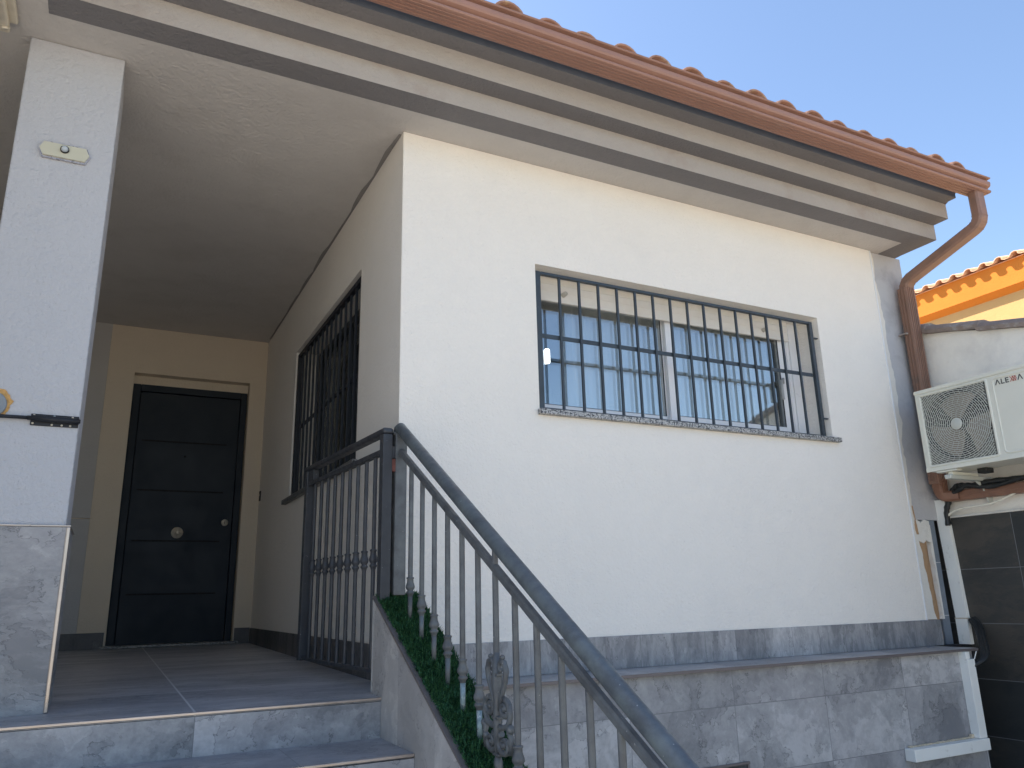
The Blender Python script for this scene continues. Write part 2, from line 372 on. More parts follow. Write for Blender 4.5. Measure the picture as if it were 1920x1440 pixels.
# ================================================================== HOUSE
H = thing("house", "white rendered one-storey house with raised porch, black front door and barred window", "house", (0, 0, -1.2))
FX = 3.40           # right edge of the painted facade
WIN = (.733, 2.795, 1.215, 2.0)
m = MB().wall('y', 0, .25, (.002, FX), (-.03, 2.587), [WIN]); obj("facade_wall", m, WHITE, H)
m = MB().bbox(FX + .0005, FX + .013, -.004, .03, .12, 2.586, .003); obj("corner_bead", m, PVC, H)
SW = (.689, 2.38, 1.03, 2.118)
m = MB().wall('x', 0, .2485, (.0015, 3.95), (-.03, 2.587), [SW]); obj("porch_side_wall", m, CREAM, H)
DO = (-1.06, -.137, -.03, 2.191)
m = MB().wall('y', 3.66, 3.95, (-2.3, -.0005), (-.03, 2.587), [DO]); obj("porch_back_wall", m, BACKP, H)
m = MB().box(-2.5, -2.3, -1.0, 3.95, -1.2, 2.587); obj("porch_left_wall", m, CREAM, H)
# grey panel strip left of the door
m = MB().bbox(-2.29, -1.262, 3.648, 3.659, .125, .975, .002).bbox(-2.29, -1.262, 3.648, 3.659, .983, 2.586, .002); obj("grey_panel", m, plaster("grey_panel_paint", (.46, .44, .42), .04, 150, .3), H)
# ceiling and soffit
m = MB()
m.box(-1.54, 3.51, -.178, 0, 2.588, 2.75)
m.box(-2.3, -.0005, 0, 3.659, 2.588, 2.75)
m.box(-2.3, -1.54, -1.0, 0, 2.588, 2.75)
m.box(3.40, 3.51, 0, .0155, 2.588, 2.75)
obj("porch_ceiling", m, SOFFIT, H)
# rough repaired line where ceiling meets the side wall
pts = [];
for i in range(40):
    y = .03 + i * .09; pts.append((-.008 - .03 * abs(mnoise.noise(Vector((y * 2.1, 0, 0)))) - .005 * random.random(), y))
m = MB().prism([(-.0005, .03)] + pts + [(-.0005, pts[-1][1])], 'z', 2.5845, 2.5878); obj("repair_strip", m, REPAIR, H)
# cornice: light faces, grey undersides
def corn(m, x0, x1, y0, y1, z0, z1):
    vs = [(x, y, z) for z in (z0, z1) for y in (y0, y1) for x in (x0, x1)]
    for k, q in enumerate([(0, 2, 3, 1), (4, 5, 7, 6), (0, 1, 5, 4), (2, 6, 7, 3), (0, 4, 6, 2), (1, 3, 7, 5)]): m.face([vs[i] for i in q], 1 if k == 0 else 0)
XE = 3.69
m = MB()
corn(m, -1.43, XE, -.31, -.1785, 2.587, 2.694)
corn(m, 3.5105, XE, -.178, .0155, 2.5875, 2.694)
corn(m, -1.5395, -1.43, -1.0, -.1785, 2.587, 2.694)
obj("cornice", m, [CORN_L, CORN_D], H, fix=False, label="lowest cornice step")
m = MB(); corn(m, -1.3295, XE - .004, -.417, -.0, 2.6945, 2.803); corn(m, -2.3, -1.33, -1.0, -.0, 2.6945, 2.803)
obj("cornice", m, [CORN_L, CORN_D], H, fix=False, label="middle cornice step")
m = MB(); corn(m, -2.3, XE - .02, -.503, 0, 2.8035, 2.87); obj("cornice", m, [simple("gutter_shade_fascia", (.12, .14, .17), .8), CORN_D], H, fix=False, label="top cornice step under the gutter")  # gutter's shadow on this face is painted in as dark blue-grey
# grey mortar edge strip of the facade with jagged paint smear and broken foot
m = MB().box(FX + .0135, 3.74, .016, .25, .735, 2.587); obj("mortar_strip", m, MORTAR, H)
def jag(z0, z1, n, f, amp):
    out = []
    for i in range(n + 1):
        z = z0 + (z1 - z0) * i / n; out.append((f((z - z0) / (z1 - z0)) + amp * (mnoise.noise(Vector((z * 9, 3.3, 0))) + .5 * mnoise.noise(Vector((z * 31, 1.3, 0)))), z))
    return out
e = jag(.80, 2.58, 60, lambda t: .020 + .030 * (1 - abs(2 * t - 1) ** 2), .026)
m = MB().prism([(FX + .0135, .80)] + [(FX + .0135 + max(.004, a), z) for a, z in e] + [(FX + .0135, 2.58)], 'y', .007, .0155); obj("paint_smear", m, SMEAR, H)
m = MB().box(FX + .0135, 3.585, .06, .25, -.03, .7345)
obj("broken_plaster", m, RUBBLE, H)
# jagged lips of plaster around the brown filling
L_ = [(FX + .0135, .123)] + [(FX + .020 + a, z) for a, z in jag(.123, .95, 40, lambda t: .085 * (1 - t) ** 1.2 + .004, .014)] + [(FX + .0135, .95)]
m = MB().prism(L_, 'y', .004, .0595); 
R_ = [(3.585, .123)] + [(3.574 - abs(a), z) for a, z in jag(.123, .7, 30, lambda t: .006, .018)] + [(3.585, .70)]
m.prism(R_, 'y', .004, .0595)
Tb = [(FX + .03, .72), (FX + .05, .615), (3.46, .60), (3.50, .585), (3.53, .605), (3.56, .59), (3.583, .60), (3.583, .725), (3.54, .7345), (3.50, .715), (3.47, .7345)]
m.prism(Tb, 'y', .006, .0585)
obj("plaster_lip", m, SMEAR, H)
def half(m, xc0, xc1, w0, w1, z0, z1, dep, yb):
    n, k = 14, 16
    vs = []
    for i in range(k + 1):
        t = i / k; z = z0 + (z1 - z0) * t; xc = xc0 + (xc1 - xc0) * t; ww = w0 + (w1 - w0) * t
        for j in range(n + 1):
            a = math.pi * j / n
            vs.append((xc - ww * math.cos(a), yb - dep * math.sin(a) + .006 * mnoise.noise(Vector((j * .9, z * 14, 2))), z))
    m.add(vs, [(i * (n + 1) + j, i * (n + 1) + j + 1, (i + 1) * (n + 1) + j + 1, (i + 1) * (n + 1) + j) for i in range(k) for j in range(n)], 0, True)
m = MB(); half(m, 3.53, 3.505, .062, .066, .0, .605, .045, .059); half(m, 3.452, 3.44, .02, .010, .64, .82, .008, .011)
obj("brown_filling", m, BROWN, H)
m = MB().box(3.5855, 3.655, .022, .25, -.03, .7345); obj("tile_strip", m, T_DARK2, H)
m = MB().box(3.6555, 3.74, .12, .25, -.03, .7345); obj("dark_gap", m, DARK, H)  # near-black block paints in the corner shadow beside the tile strip
# skirting, ledge, lower wall
m = MB().bbox(.001, 3.52, -.010, -.0005, -.029, .121, .0015); obj("skirting", m, T_SKIRT, H)
m = MB().bbox(-.06, 3.43, -.278, -.0005, -.042, -.030, .0015); obj("ledge", m, T_LEDGE, H)
m = MB().bbox(-.06, 3.43, -.282, -.2785, -.044, -.0295, .001); obj("ledge_trim", m, BRONZE, H)
m = MB().wall('y', -.25, -.05, (-.05, 3.41), (-1.2, -.0425), [(1.20, 1.63, -.9, -.462)]); obj("lower_wall", m, T_LOW, H)
m = MB().box(1.20, 1.63, -.08, -.07, -.9, -.462); obj("niche_back", m, DARK, H)
m = MB().bbox(1.17, 1.648, -.262, -.2505, -.461, -.449, .002).bbox(1.631, 1.643, -.262, -.2505, -.9, -.4615, .002); obj("niche_frame", m, BRONZE, H)
m = MB().box(3.45, 3.74, -.05, .25, -1.2, -.0305); obj("dark_gap", m, DARK, H)
# rear and interior shell
m = MB().box(3.49, 3.74, .2505, 6.5, -1.2, 2.8).box(-2.5, 3.74, 6.5, 6.7, -1.2, 2.8).box(-2.5, -2.3, 3.9505, 6.5, -1.2, 2.8).box(.2505, 3.489, .2505, 6.49, 2.5, 2.58).box(.2505, 3.489, 4.0, 4.1, 0, 2.499)
obj("inner_walls", m, ROOMM, H)
m = MB().box(-2.3, 3.74, .2505, 6.49, -.4, -.31); obj("floor_slab", m, ROOMM, H)
for zz in (0,):
    pass
# porch floor (falls one per cent towards the street) and steps
m = MB()
def slabf(m, x0, x1, y0, y1, th=.012):
    f = lambda y: -.036 + .0107 * y
    m.add([(x0, y0, f(y0)), (x1, y0, f(y0)), (x1, y1, f(y1)), (x0, y1, f(y1)), (x0, y0, f(y0) - th), (x1, y0, f(y0) - th), (x1, y1, f(y1) - th), (x0, y1, f(y1) - th)],
          [(0, 1, 2, 3), (7, 6, 5, 4), (0, 4, 5, 1), (1, 5, 6, 2), (2, 6, 7, 3), (3, 7, 4, 0)])
slabf(m, -2.3, -.0005, -.17, 3.9); slabf(m, -2.3, -.1505, -.286, -.1705)
obj("porch_floor", m, T_FLOOR, H)
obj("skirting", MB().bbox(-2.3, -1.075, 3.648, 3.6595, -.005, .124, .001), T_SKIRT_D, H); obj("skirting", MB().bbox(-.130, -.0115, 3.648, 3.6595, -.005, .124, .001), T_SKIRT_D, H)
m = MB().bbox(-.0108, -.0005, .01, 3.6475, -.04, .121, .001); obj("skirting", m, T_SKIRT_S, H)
# pillar
P = MB().bbox(-1.612, -1.262, .0, .34, .598, 2.587, .006, seg=3); pl = obj("pillar", P, PILLARP, H)
m = MB().bbox(-1.632, -1.250, -.018, .352, -.045, .594, .001); obj("pillar_base", m, T_PIL, pl, label="slate-look tiled pillar base")
m = MB().bbox(-1.638, -1.2445, -.022, .36, .5945, .6005, .0015).bbox(-1.2590, -1.2465, -.0225, -.0085, -.035, .5942, .003); obj("metal_trim", m, ALU, pl)

# ---- front door
DR = obj("front_door", MB().bbox(-.995, -.195, 3.758, 3.80, .012, 2.055, .004), DOORM, H)
F = MB().bbox(-1.058, -.998, 3.745, 3.86, -.0, 2.118, .004).bbox(-.192, -.142, 3.745, 3.86, 0, 2.118, .004).bbox(-.9975, -.1925, 3.745, 3.86, 2.06, 2.118, .004); obj("door_frame", F, DOORM, DR)
for z in (1.643, 1.231, .822, .402): obj("groove", MB().box(-.952, -.285, 3.7555, 3.7578, z - .006, z + .006), DOORG, DR)
k = MB().lathe([(0, -.055), (.012, -.054), (.017, -.047), (.016, -.038), (.010, -.03), (.010, -.018), (.03, -.016), (.034, -.009), (.045, -.006), (.046, 0)], (-.618, 3.758, .889), 'y', 24); obj("door_knob", k, NICKEL, DR)
k = MB().lathe([(0, -.016), (.008, -.016), (.010, -.012), (.020, -.012), (.028, -.006), (.028, 0)], (-.253, 3.758, .979), 'y', 20); obj("lock_escutcheon", k, NICKEL, DR)
k = MB().box(-.256, -.250, 3.7405, 3.7415, .968, .99); obj("keyhole", k, RUBBER, DR)
k = MB().lathe([(0, -.006), (.006, -.006), (.009, 0)], (-.609, 3.758, 1.525), 'y', 14); obj("peephole", k, DOORG, DR)
obj("threshold", MB().bbox(-1.10, -.10, 3.60, 3.80, .004, .024, .003), GRAN_D, DR)
obj("door_lintel", MB().box(-1.0595, -.1375, 3.752, 3.868, 2.1185, 2.1905), BACKP, DR)
obj("backing", MB().box(-1.06, -.137, 3.87, 3.95, -.03, 2.19), DARK, DR)

# ---- front window
x0, x1, z0, z1 = WIN
FW = obj("front_window", MB().bbox(x0 + .002, x0 + .055, .165, .235, z0 + .022, z1 - .001, .003).bbox(2.70, x1 - .002, .165, .235, z0 + .022, z1 - .001, .003)
         .bbox(x0 + .0555, 2.6995, .165, .235, z0 + .022, 1.265, .003).bbox(x0 + .0555, 2.6995, .165, .235, 1.93, z1 - .001, .003), PVC, H)
FW['label'] = "wide front window with white sliding sashes and half-lowered cream shutter"
def sash(xa, xb, y, s=.045, za=1.266, zb=1.929):
    q = MB().bbox(xa, xa + s, y, y + .03, za, zb, .003).bbox(xb - s, xb, y, y + .03, za, zb, .003).bbox(xa + s + .0003, xb - s - .0003, y, y + .03, za, za + .035, .003).bbox(xa + s + .0003, xb - s - .0003, y, y + .03, zb - .035, zb, .003)
    so_ = obj("sash", q, PVC, FW)
    G = MB(); a, b, c, d = xa + s, xb - s, za + .035, zb - .035
    for yy in (y + .006, y + .028): G.face([(a, yy, c), (b, yy, c), (b, yy, d), (a, yy, d)])
    obj("pane", G, GLASS, so_, fix=False)
    q = MB()
    for (p0, p1, p2, p3) in ((a - .001, a + .004, c, d), (b - .004, b + .001, c, d)): q.box(p0, p1, y + .003, y + .0075, p2, p3)
    q.box(a + .0045, b - .0045, y + .003, y + .0075, c - .001, c + .003)
    obj("gasket", q, RUBBER, so_)
sash(.795, 1.735, .200); sash(1.695, 2.645, .168)
obj("guide_rail", MB().bbox(2.652, 2.664, .163, .20, 1.266, 1.929, .002).bbox(2.672, 2.696, .168, .19, 1.266, 1.929, .002), PVC, FW)
q = MB()
q.bbox(.792, 2.672, .150, .156, 1.884, 2.012, .001)
for i in range(3): q.bbox(.792, 2.672, .142 + .001 * (i % 2), .1515, 1.8835 + i * .042, 1.8835 + i * .042 + .0417, .0016, seg=2)
q.bbox(.792, 2.672, .138, .156, 1.866, 1.883, .003)
sh = obj("roller_shutter", q, SLAT, FW)
for xx in (.985, 2.46): obj("stopper", MB().lathe([(0, -.03), (.012, -.03), (.014, 0)], (xx, .142, 1.915), 'y', 14), simple("stopper_plastic", (.45, .42, .37), .5), sh)
hp = [(2.595, .155, 1.585), (2.57, .13, 1.60), (2.555, .128, 1.585), (2.55, .128, 1.55), (2.55, .128, 1.48), (2.555, .128, 1.465)]
obj("handle", MB().tube(hp, .010, 10), simple("handle_grey", (.33, .34, .34), .4), FW)
obj("sill", MB().bbox(.722, 2.838, -.032, .24, 1.186, 1.214, .003), GRAN, FW)
GR = MB(); gy0, gy1 = .006, .029; gx0, gx1, gz0, gz1 = .7355, 2.750, 1.217, 1.966
GR.bbox(gx0, gx0 + .032, gy0, gy1, gz0, gz1, .002).bbox(gx1 - .026, gx1, gy0, gy1, gz0, gz1, .002).bbox(gx0 + .0325, gx1 - .0265, gy0, gy1, gz1 - .016, gz1, .002).bbox(gx0 + .0325, gx1 - .0265, gy0, gy1, gz0, gz0 + .012, .002)
gr = obj("window_grille", GR, IRON_B, H, label="blue-black iron grille over the wide front window")
nb = 15; sp = (2.599 - .878) / 14
bar0 = None
for i in range(nb):
    xb = .885 + i * sp
    b_ = obj("bar", MB().bbox(xb - .0065, xb + .0065, .010, .023, gz0 + .0125, gz1 - .0165, .0015), IRON_B, gr)
obj("cross_bar", MB().bbox(gx0 + .0305, gx1 - .0305, .0235, .030, 1.603, 1.627, .002), IRON_B, gr)
for xa, xb in ((gx1 + .0005, x1 - .001),):
    for z in (1.335, 1.86): obj("anchor", MB().box(xa, xb, .012, .028, z, z + .006), IRON_B, gr)

# ---- side window with grille
y0, y1, z0, z1 = SW
SWN = obj("side_window", MB().bbox(.165, .235, y0 + .002, y0 + .06, z0 + .002, z1 - .002, .003).bbox(.165, .235, y1 - .06, y1 - .002, z0 + .002, z1 - .002, .003)
          .bbox(.165, .235, y0 + .0605, y1 - .0605, z0 + .002, z0 + .05, .003).bbox(.165, .235, y0 + .0605, y1 - .0605, z1 - .05, z1 - .002, .003)
          .bbox(.17, .225, 1.50, 1.56, z0 + .0505, z1 - .0505, .003), simple("dark_side_frame", (.03, .035, .04), .4), H)
G = MB()
for xx in (.185, .2): G.face([(xx, y0 + .06, z0 + .05), (xx, y1 - .06, z0 + .05), (xx, y1 - .06, z1 - .05), (xx, y0 + .06, z1 - .05)])
obj("pane", G, GLASS, SWN, fix=False)
obj("sill", MB().bbox(-.03, .24, y0 - .03, 2.50, .995, 1.028, .003), GRAN_D, SWN)
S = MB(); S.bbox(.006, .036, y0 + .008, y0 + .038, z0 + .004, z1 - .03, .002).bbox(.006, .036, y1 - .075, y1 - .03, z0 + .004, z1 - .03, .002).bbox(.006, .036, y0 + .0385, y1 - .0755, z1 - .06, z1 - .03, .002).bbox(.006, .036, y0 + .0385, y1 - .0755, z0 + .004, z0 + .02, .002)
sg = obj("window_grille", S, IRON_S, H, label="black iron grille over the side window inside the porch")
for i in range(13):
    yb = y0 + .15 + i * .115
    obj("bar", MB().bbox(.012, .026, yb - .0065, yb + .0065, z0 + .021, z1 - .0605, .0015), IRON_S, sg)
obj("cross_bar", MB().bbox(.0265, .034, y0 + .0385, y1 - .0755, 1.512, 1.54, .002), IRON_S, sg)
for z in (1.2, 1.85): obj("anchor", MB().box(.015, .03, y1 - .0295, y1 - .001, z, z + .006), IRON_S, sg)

# ---- roof, tiles, gutter, downpipe
EY, EZ = -.560, 2.937; SL = .33
def rz(y): return EZ + SL * (y - EY)
RY = 3.0
m = MB()
xl, xr = -2.6, 3.74
m.add([(xl, EY, rz(EY)), (xr, EY, rz(EY)), (xr, RY, rz(RY)), (xl, RY, rz(RY)), (xl, EY, rz(EY) - .03), (xr, EY, rz(EY) - .03), (xr, RY, rz(RY) - .03), (xl, RY, rz(RY) - .03)],
      [(0, 1, 2, 3), (7, 6, 5, 4), (0, 4, 5, 1), (1, 5, 6, 2), (3, 7, 4, 0)])
m.add([(xl, RY, rz(RY)), (xr, RY, rz(RY)), (xr, 7.0, rz(RY) - 1.4), (xl, 7.0, rz(RY) - 1.4)], [(0, 1, 2, 3)])
m.add([(xr - .02, EY, EZ - .03), (xr - .02, RY, rz(RY) - .03), (xr - .02, 7, rz(RY) - 1.4), (xr - .02, 7, 2.6), (xr - .02, 0, 2.6)], [(0, 1, 2, 3, 4)])
m.add([(xl + .1, EY, EZ - .03), (xl + .1, RY, rz(RY) - .03), (xl + .1, 7, rz(RY) - 1.4), (xl + .1, 7, 2.6), (xl + .1, 0, 2.6)], [(0, 1, 2, 3, 4)])
roof = obj("roof", m, TILE, H)
def cover(x, y0_, z0_, L, r, th=.012, mat_off=0, slope=SL, r2=None):
    """a clay cover tile: half-round shell with thickness, running up the slope"""
    n = 10; r2 = r2 or r * .82; vs = []; fs = []
    for (k, t) in ((0, 0), (1, 1)):
        R_ = r + (r2 - r) * t; y = y0_ + L * t; z = z0_ + slope * L * t
        for rr in (R_, R_ - th):
            for j in range(n + 1):
                a = math.pi * j / n; vs.append((x - rr * math.cos(a), y, z + rr * .92 * math.sin(a)))
    N = n + 1
    for j in range(n):
        fs += [(j, j + 1, 2 * N + j + 1, 2 * N + j), (N + j + 1, N + j, 3 * N + j, 3 * N + j + 1), (j, N + j, N + j + 1, j + 1)]
    fs += [(0, 2 * N, 3 * N, N), (n, N + n, 3 * N + n, 2 * N + n)]
    return vs, fs
nt_ = [.519 + .2194 * k for k in range(15)]; nt_ = [nt_[0] - .2194 * k for k in range(14, 0, -1)] + nt_
for i, x in enumerate(nt_):
    q = MB(); jx = random.uniform(-.008, .008); jy = random.uniform(-.012, .012)
    for c_ in range(3):
        vs, fs = cover(x + jx * (1 - c_ * .3), EY - .045 + jy + c_ * .36, rz(EY) - .004 + SL * (c_ * .36 - .045) + .012 * c_ * 0 + .002 * random.random(), .42, .082)
        q.add(vs, fs, 0, True)
    # mortar bedding a little inside the mouth
    n = 10; vs = [(x + jx - .066 * math.cos(math.pi * j / n), EY - .01, rz(EY) - .008 + .058 * math.sin(math.pi * j / n)) for j in range(n + 1)]
    q.add(vs, [tuple(range(n + 1))], 1)
    obj("roof_tile", q, [TILE, SMEAR if i % 3 else BROWN], roof)
obj("lichen", MB().lathe([(0, .05), (.05, .035), (.075, .01), (.08, -.03)], (3.49, EY + .13, rz(EY) + .07), 'z', 14), MOSS, roof)
# gutter: ogee profile in y,z
GB = 2.792
prof = [(-.560, GB + .095), (-.560, GB), (-.650, GB), (-.659, GB + .002), (-.663, GB + .008), (-.662, GB + .018), (-.655, GB + .023), (-.634, GB + .027), (-.632, GB + .035), (-.646, GB + .042), (-.661, GB + .051), (-.666, GB + .062), (-.667, GB + .084), (-.662, GB + .092), (-.640, GB + .096), (-.638, GB + .103), (-.654, GB + .109), (-.670, GB + .111), (-.674, GB + .116), (-.672, GB + .122), (-.664, GB + .124)]
prof = [(y, GB + (z - GB) * .86) for y, z in prof]
inn = [(y + (.0035 if y < -.6 else -.0035), z + .0035) for y, z in prof]
m = MB(); GX0, GX1 = -2.6, 3.79
for i in range(len(prof) - 1):
    (a, b), (c, d) = prof[i], prof[i + 1]; m.face([(GX0, a, b), (GX1, a, b), (GX1, c, d), (GX0, c, d)], 0, True)
    (a, b), (c, d) = inn[i], inn[i + 1]; m.face([(GX0, a, b), (GX0, c, d), (GX1, c, d), (GX1, a, b)])
m.face([(GX0, *prof[-1]), (GX1, *prof[-1]), (GX1, *inn[-1]), (GX0, *inn[-1])])
gut = obj("gutter", m, GUT, H, fix=False)
for e_ in ():
    pass
poly = [(y, z) for y, z in prof]
m = MB().prism(poly, 'x', GX1 + .0003, GX1 + .006); obj("end_cap", m, GUT, gut)
m = MB()
for k in range(4): m.bbox(GX0, GX1 - .002, -.5800 - k * .021, -.5730 - k * .021, GB - .0032, GB + .001, .001)
obj("underside_ribs", m, GUT, gut)
# ribbed rectangular downpipe
def ribpipe(m, pts, w_, d_, up, ribs=True):
    m.tube(pts, 1, sq=(w_, d_), up=up)
DPX = 3.665
dp = MB(); up = (0, -1, 0)
path = [(3.705, -.612, 2.80), (3.705, -.612, 2.655), (3.703, -.600, 2.618), (3.698, -.572, 2.590), (3.675, -.105, 2.385), (3.671, -.070, 2.355), (3.667, -.052, 2.315)]
def fillet(P, rr, n=6):
    P = [Vector(p) for p in P]; out = [P[0]]
    for i in range(1, len(P) - 1):
        a, b, c = P[i - 1], P[i], P[i + 1]; u, v_ = (a - b).normalized(), (c - b).normalized()
        p0, p1 = b + u * rr, b + v_ * rr
        for k in range(n + 1):
            t = k / n; out.append(p0.lerp(b, t).lerp(b.lerp(p1, t), t))
    return out + [P[-1]]
def rect_sweep(m, P, w_, d_):
    """w along x, d in the y-z plane, perpendicular to travel, with rounded edges"""
    P = [Vector(p) for p in P]; rings = []
    c = .012
    prof_ = [(-w_/2 + c, -d_/2), (w_/2 - c, -d_/2), (w_/2, -d_/2 + c), (w_/2, d_/2 - c), (w_/2 - c, d_/2), (-w_/2 + c, d_/2), (-w_/2, d_/2 - c), (-w_/2, -d_/2 + c)]
    for i, p in enumerate(P):
        t = ((P[min(i + 1, len(P) - 1)] - P[i]).normalized() + (P[i] - P[max(i - 1, 0)]).normalized()).normalized()
        n_ = Vector((1, 0, 0)); o_ = t.cross(n_).normalized()
        rings.append([p + n_ * a + o_ * b for a, b in prof_])
    n = 8
    m.add([q for g_ in rings for q in g_], [(i * n + j, i * n + (j + 1) % n, (i + 1) * n + (j + 1) % n, (i + 1) * n + j) for i in range(len(P) - 1) for j in range(n)])
path = fillet([(3.705, -.612, 2.80), (3.703, -.612, 2.575), (3.667, -.052, 2.372), (3.667, -.049, 2.30)], .06)
rect_sweep(dp, path, .088, .066)
# corrugated elbow rings
for k in (1, 3, 5, 8, 10, 12):
    a, b = Vector(path[k]), Vector(path[k + 1]); rect_sweep(dp, [a.lerp(b, .3), a.lerp(b, .55)], .0915, .0695)
dpo = obj("downpipe", dp, PIPE, H)
# vertical run: ribs are modelled on the front and left faces
d2 = MB().bbox(DPX - .05, DPX + .04, -.086, -.012, .96, 2.325, .006)
for k in range(4): d2.bbox(DPX - .040 + k * .0175, DPX - .0310 + k * .0175, -.0925, -.0855, .98, 2.32, .002)
for k in range(3): d2.bbox(DPX - .0555, DPX - .0495, -.078 + k * .022, -.067 + k * .022, .98, 2.32, .002)
obj("straight_run", d2, PIPE, dpo)
obj("pipe_bracket", MB().bbox(DPX - .075, DPX - .051, -.05, .012, 1.985, 1.995, .002).lathe([(0, 0), (.008, 0), (.008, .008), (0, .008)], (DPX - .07, -.055, 1.986), 'y', 8), ALU, dpo)
d3 = MB().bbox(3.622, 3.70, -.088, -.02, .935, .958, .01)
rect = fillet([(3.66, -.055, .96), (3.665, -.057, .875), (3.70, -.17, .875)], .05)
rect_sweep(d3, rect, .078, .066)
for k in range(4): d3.bbox(3.629 + k * .017, 3.637 + k * .017, -.093, -.088, .90, .99, .0012)
obj("elbow", d3, COPPER, dpo)
obj("horizontal_run", MB().bbox(3.672, 3.737, -3.2, -.09, .842, .907, .006).bbox(3.668, 3.6725, -3.2, -.09, .868, .880, .001), COPPER, dpo)

# ================================================================== STEPS
ST = thing("front_steps", "grey slate-look tiled front steps with bright metal nosings", "steps", (-1.2, -.29, -1.2))
tz = [-.039, -.178, -.35, -.52, -.69, -.86, -1.03]; ys = [-.29, -.655, -1.02, -1.385, -1.75, -2.115, -2.48]
for i in range(7):
    znext = tz[i + 1] if i < 6 else -1.2
    rs = MB().bbox(-2.3, -.1505, ys[i], ys[i] + .02, znext - .002, tz[i] - .0135, .001); obj("riser", rs, T_RISE, ST)
    obj("nosing_trim", MB().bbox(-2.3, -.1505, ys[i] - .004, ys[i] + .006, tz[i] - .009, tz[i] + .0012, .002), ALU, ST)
    if i: obj("tread", MB().bbox(-2.3, -.1505, ys[i] + .0065, ys[i - 1] - .0005, tz[i] - .012, tz[i], .001), slate("tread_tiles", 'x', 'y', -.52, -3, .6 * (1 if i > 1 else 1), 6, sc=2.6, stretch=(1, 1.6), seed=30 + i, rough=.4, c=((.17, .175, .19), (.28, .28, .295), (.38, .38, .39)), cont=.8) if i < 3 else T_FLOOR, ST)
obj("core", MB().box(-2.3, -.1505, -.27, -.2, -1.2, -.055), DARK, ST)

# ================================================================== STAIR WALL with turf
SLP = .54
def tzr(y): return .31 + SLP * (y + .19)
SWL = thing("stair_wall", "sloping tiled stair wall with a strip of artificial grass on top", "stair wall", (-.06, -.17, -1.2))
yb = -.166; ye = -2.6
m = MB().prism([(yb, -1.2), (yb, tzr(yb)), (ye, tzr(ye)), (ye, -1.2)], 'x', -.15, .03); obj("wall_body", m, T_STR, SWL)
def strip(m, xa, xb, off0, off1, y_a, y_b):
    m.add([(xa, y_a, tzr(y_a) + off0), (xb, y_a, tzr(y_a) + off0), (xb, y_b, tzr(y_b) + off0), (xa, y_b, tzr(y_b) + off0),
           (xa, y_a, tzr(y_a) + off1), (xb, y_a, tzr(y_a) + off1), (xb, y_b, tzr(y_b) + off1), (xa, y_b, tzr(y_b) + off1)],
          [(0, 1, 2, 3), (7, 6, 5, 4), (0, 4, 5, 1), (1, 5, 6, 2), (2, 6, 7, 3), (3, 7, 4, 0)])
m = MB(); strip(m, -.154, -.136, -.004, .007, yb, ye); obj("edge_trim", m, BRONZE, SWL)
m = MB().bbox(-.1535, -.148, yb - .006, yb + .001, -.03, tzr(yb), .001); obj("corner_trim", m, simple("grout_edge", (.36, .35, .33), .7), SWL)
m = MB(); strip(m, -.128, .03, .0003, .008, yb, ye)
T = MB(); T.v += m.v; T.f += m.f; T.m += m.m; T.sm += m.sm
rnd = random.Random(3)
NBL = 34000
V, F_, MI = [], [], []
for i in range(NBL):
    y = yb - (rnd.random() ** 1.25) * 2.0; x = -.136 + .172 * rnd.random() + rnd.gauss(0, .003)
    e_ = (x < -.125) or (x > .02)
    z = tzr(y) + .007; h = (rnd.uniform(.005, .020) if rnd.random() < .9 else rnd.uniform(.016, .030)) * (.9 if e_ else 1); a = rnd.uniform(0, 6.283); ln = rnd.uniform(.006, .024)
    dx, dy = math.cos(a), math.sin(a); wd = rnd.uniform(.0013, .0026); px, py = -dy * wd, dx * wd
    b = len(V)
    V += [(x - px, y - py, z), (x + px, y + py, z), (x + px * .8 + dx * ln * .35, y + py * .8 + dy * ln * .35, z + h * .6), (x - px * .8 + dx * ln * .35, y - py * .8 + dy * ln * .35, z + h * .6), (x + dx * ln, y + dy * ln, z + h)]
    F_ += [(b, b + 1, b + 2, b + 3), (b + 3, b + 2, b + 4)]
T.add(V, F_, 1)
turf = obj("artificial_grass", T, [GRASSB, GRASS], None, fix=False); turf['kind'] = 'stuff'
tag(turf, "dark green artificial grass strip laid along the sloping stair wall", "grass")

# ================================================================== RAILING
RX = -.058
RL = thing("stair_railing", "weathered grey iron stair railing running down the grass-topped wall", "railing", (RX, -.19, .3))
obj("post", MB().bbox(RX - .025, RX + .025, -.212, -.162, .33, .992, .003), IRON, RL)
def hz(y): return 1.018 + .5935 * (y + .19)
pts = [(RX, -.158, 1.004), (RX, -.175, 1.014), (RX, -.195, hz(-.195) + .001)] + [(RX, y, hz(y)) for y in (-.25, -.6, -1.0, -1.5, -2.2, -2.7)]
obj("handrail", MB().tube(pts, [.019, .0225, .0238] + [.0238] * 6, 24), IRON_T, RL)
obj("post_cap", MB().bbox(RX - .03, RX + .03, -.196, -.150, .985, 1.002, .006), IRON, RL)
def lz(y): return .832 + .5775 * (y + .345)
m = MB(); ya, yb_ = -.213, -2.7
for (o0, o1) in (((-.011, .011)),):
    m.add([(RX + a, y, lz(y) + b) for y in (ya, yb_) for a, b in ((-.009, -.012), (.009, -.012), (.012, -.006), (.012, .010), (.007, .017), (-.007, .017), (-.012, .010), (-.012, -.006))],
          [tuple(range(8)), tuple(range(15, 7, -1))] + [(j, j + 8, (j + 1) % 8 + 8, (j + 1) % 8) for j in range(8)])
obj("lower_rail", m, IRON, RL)
obj("latch_stub", MB().bbox(RX + .0255, RX + .034, -.20, -.18, .865, .905, .002), IRON, RL)
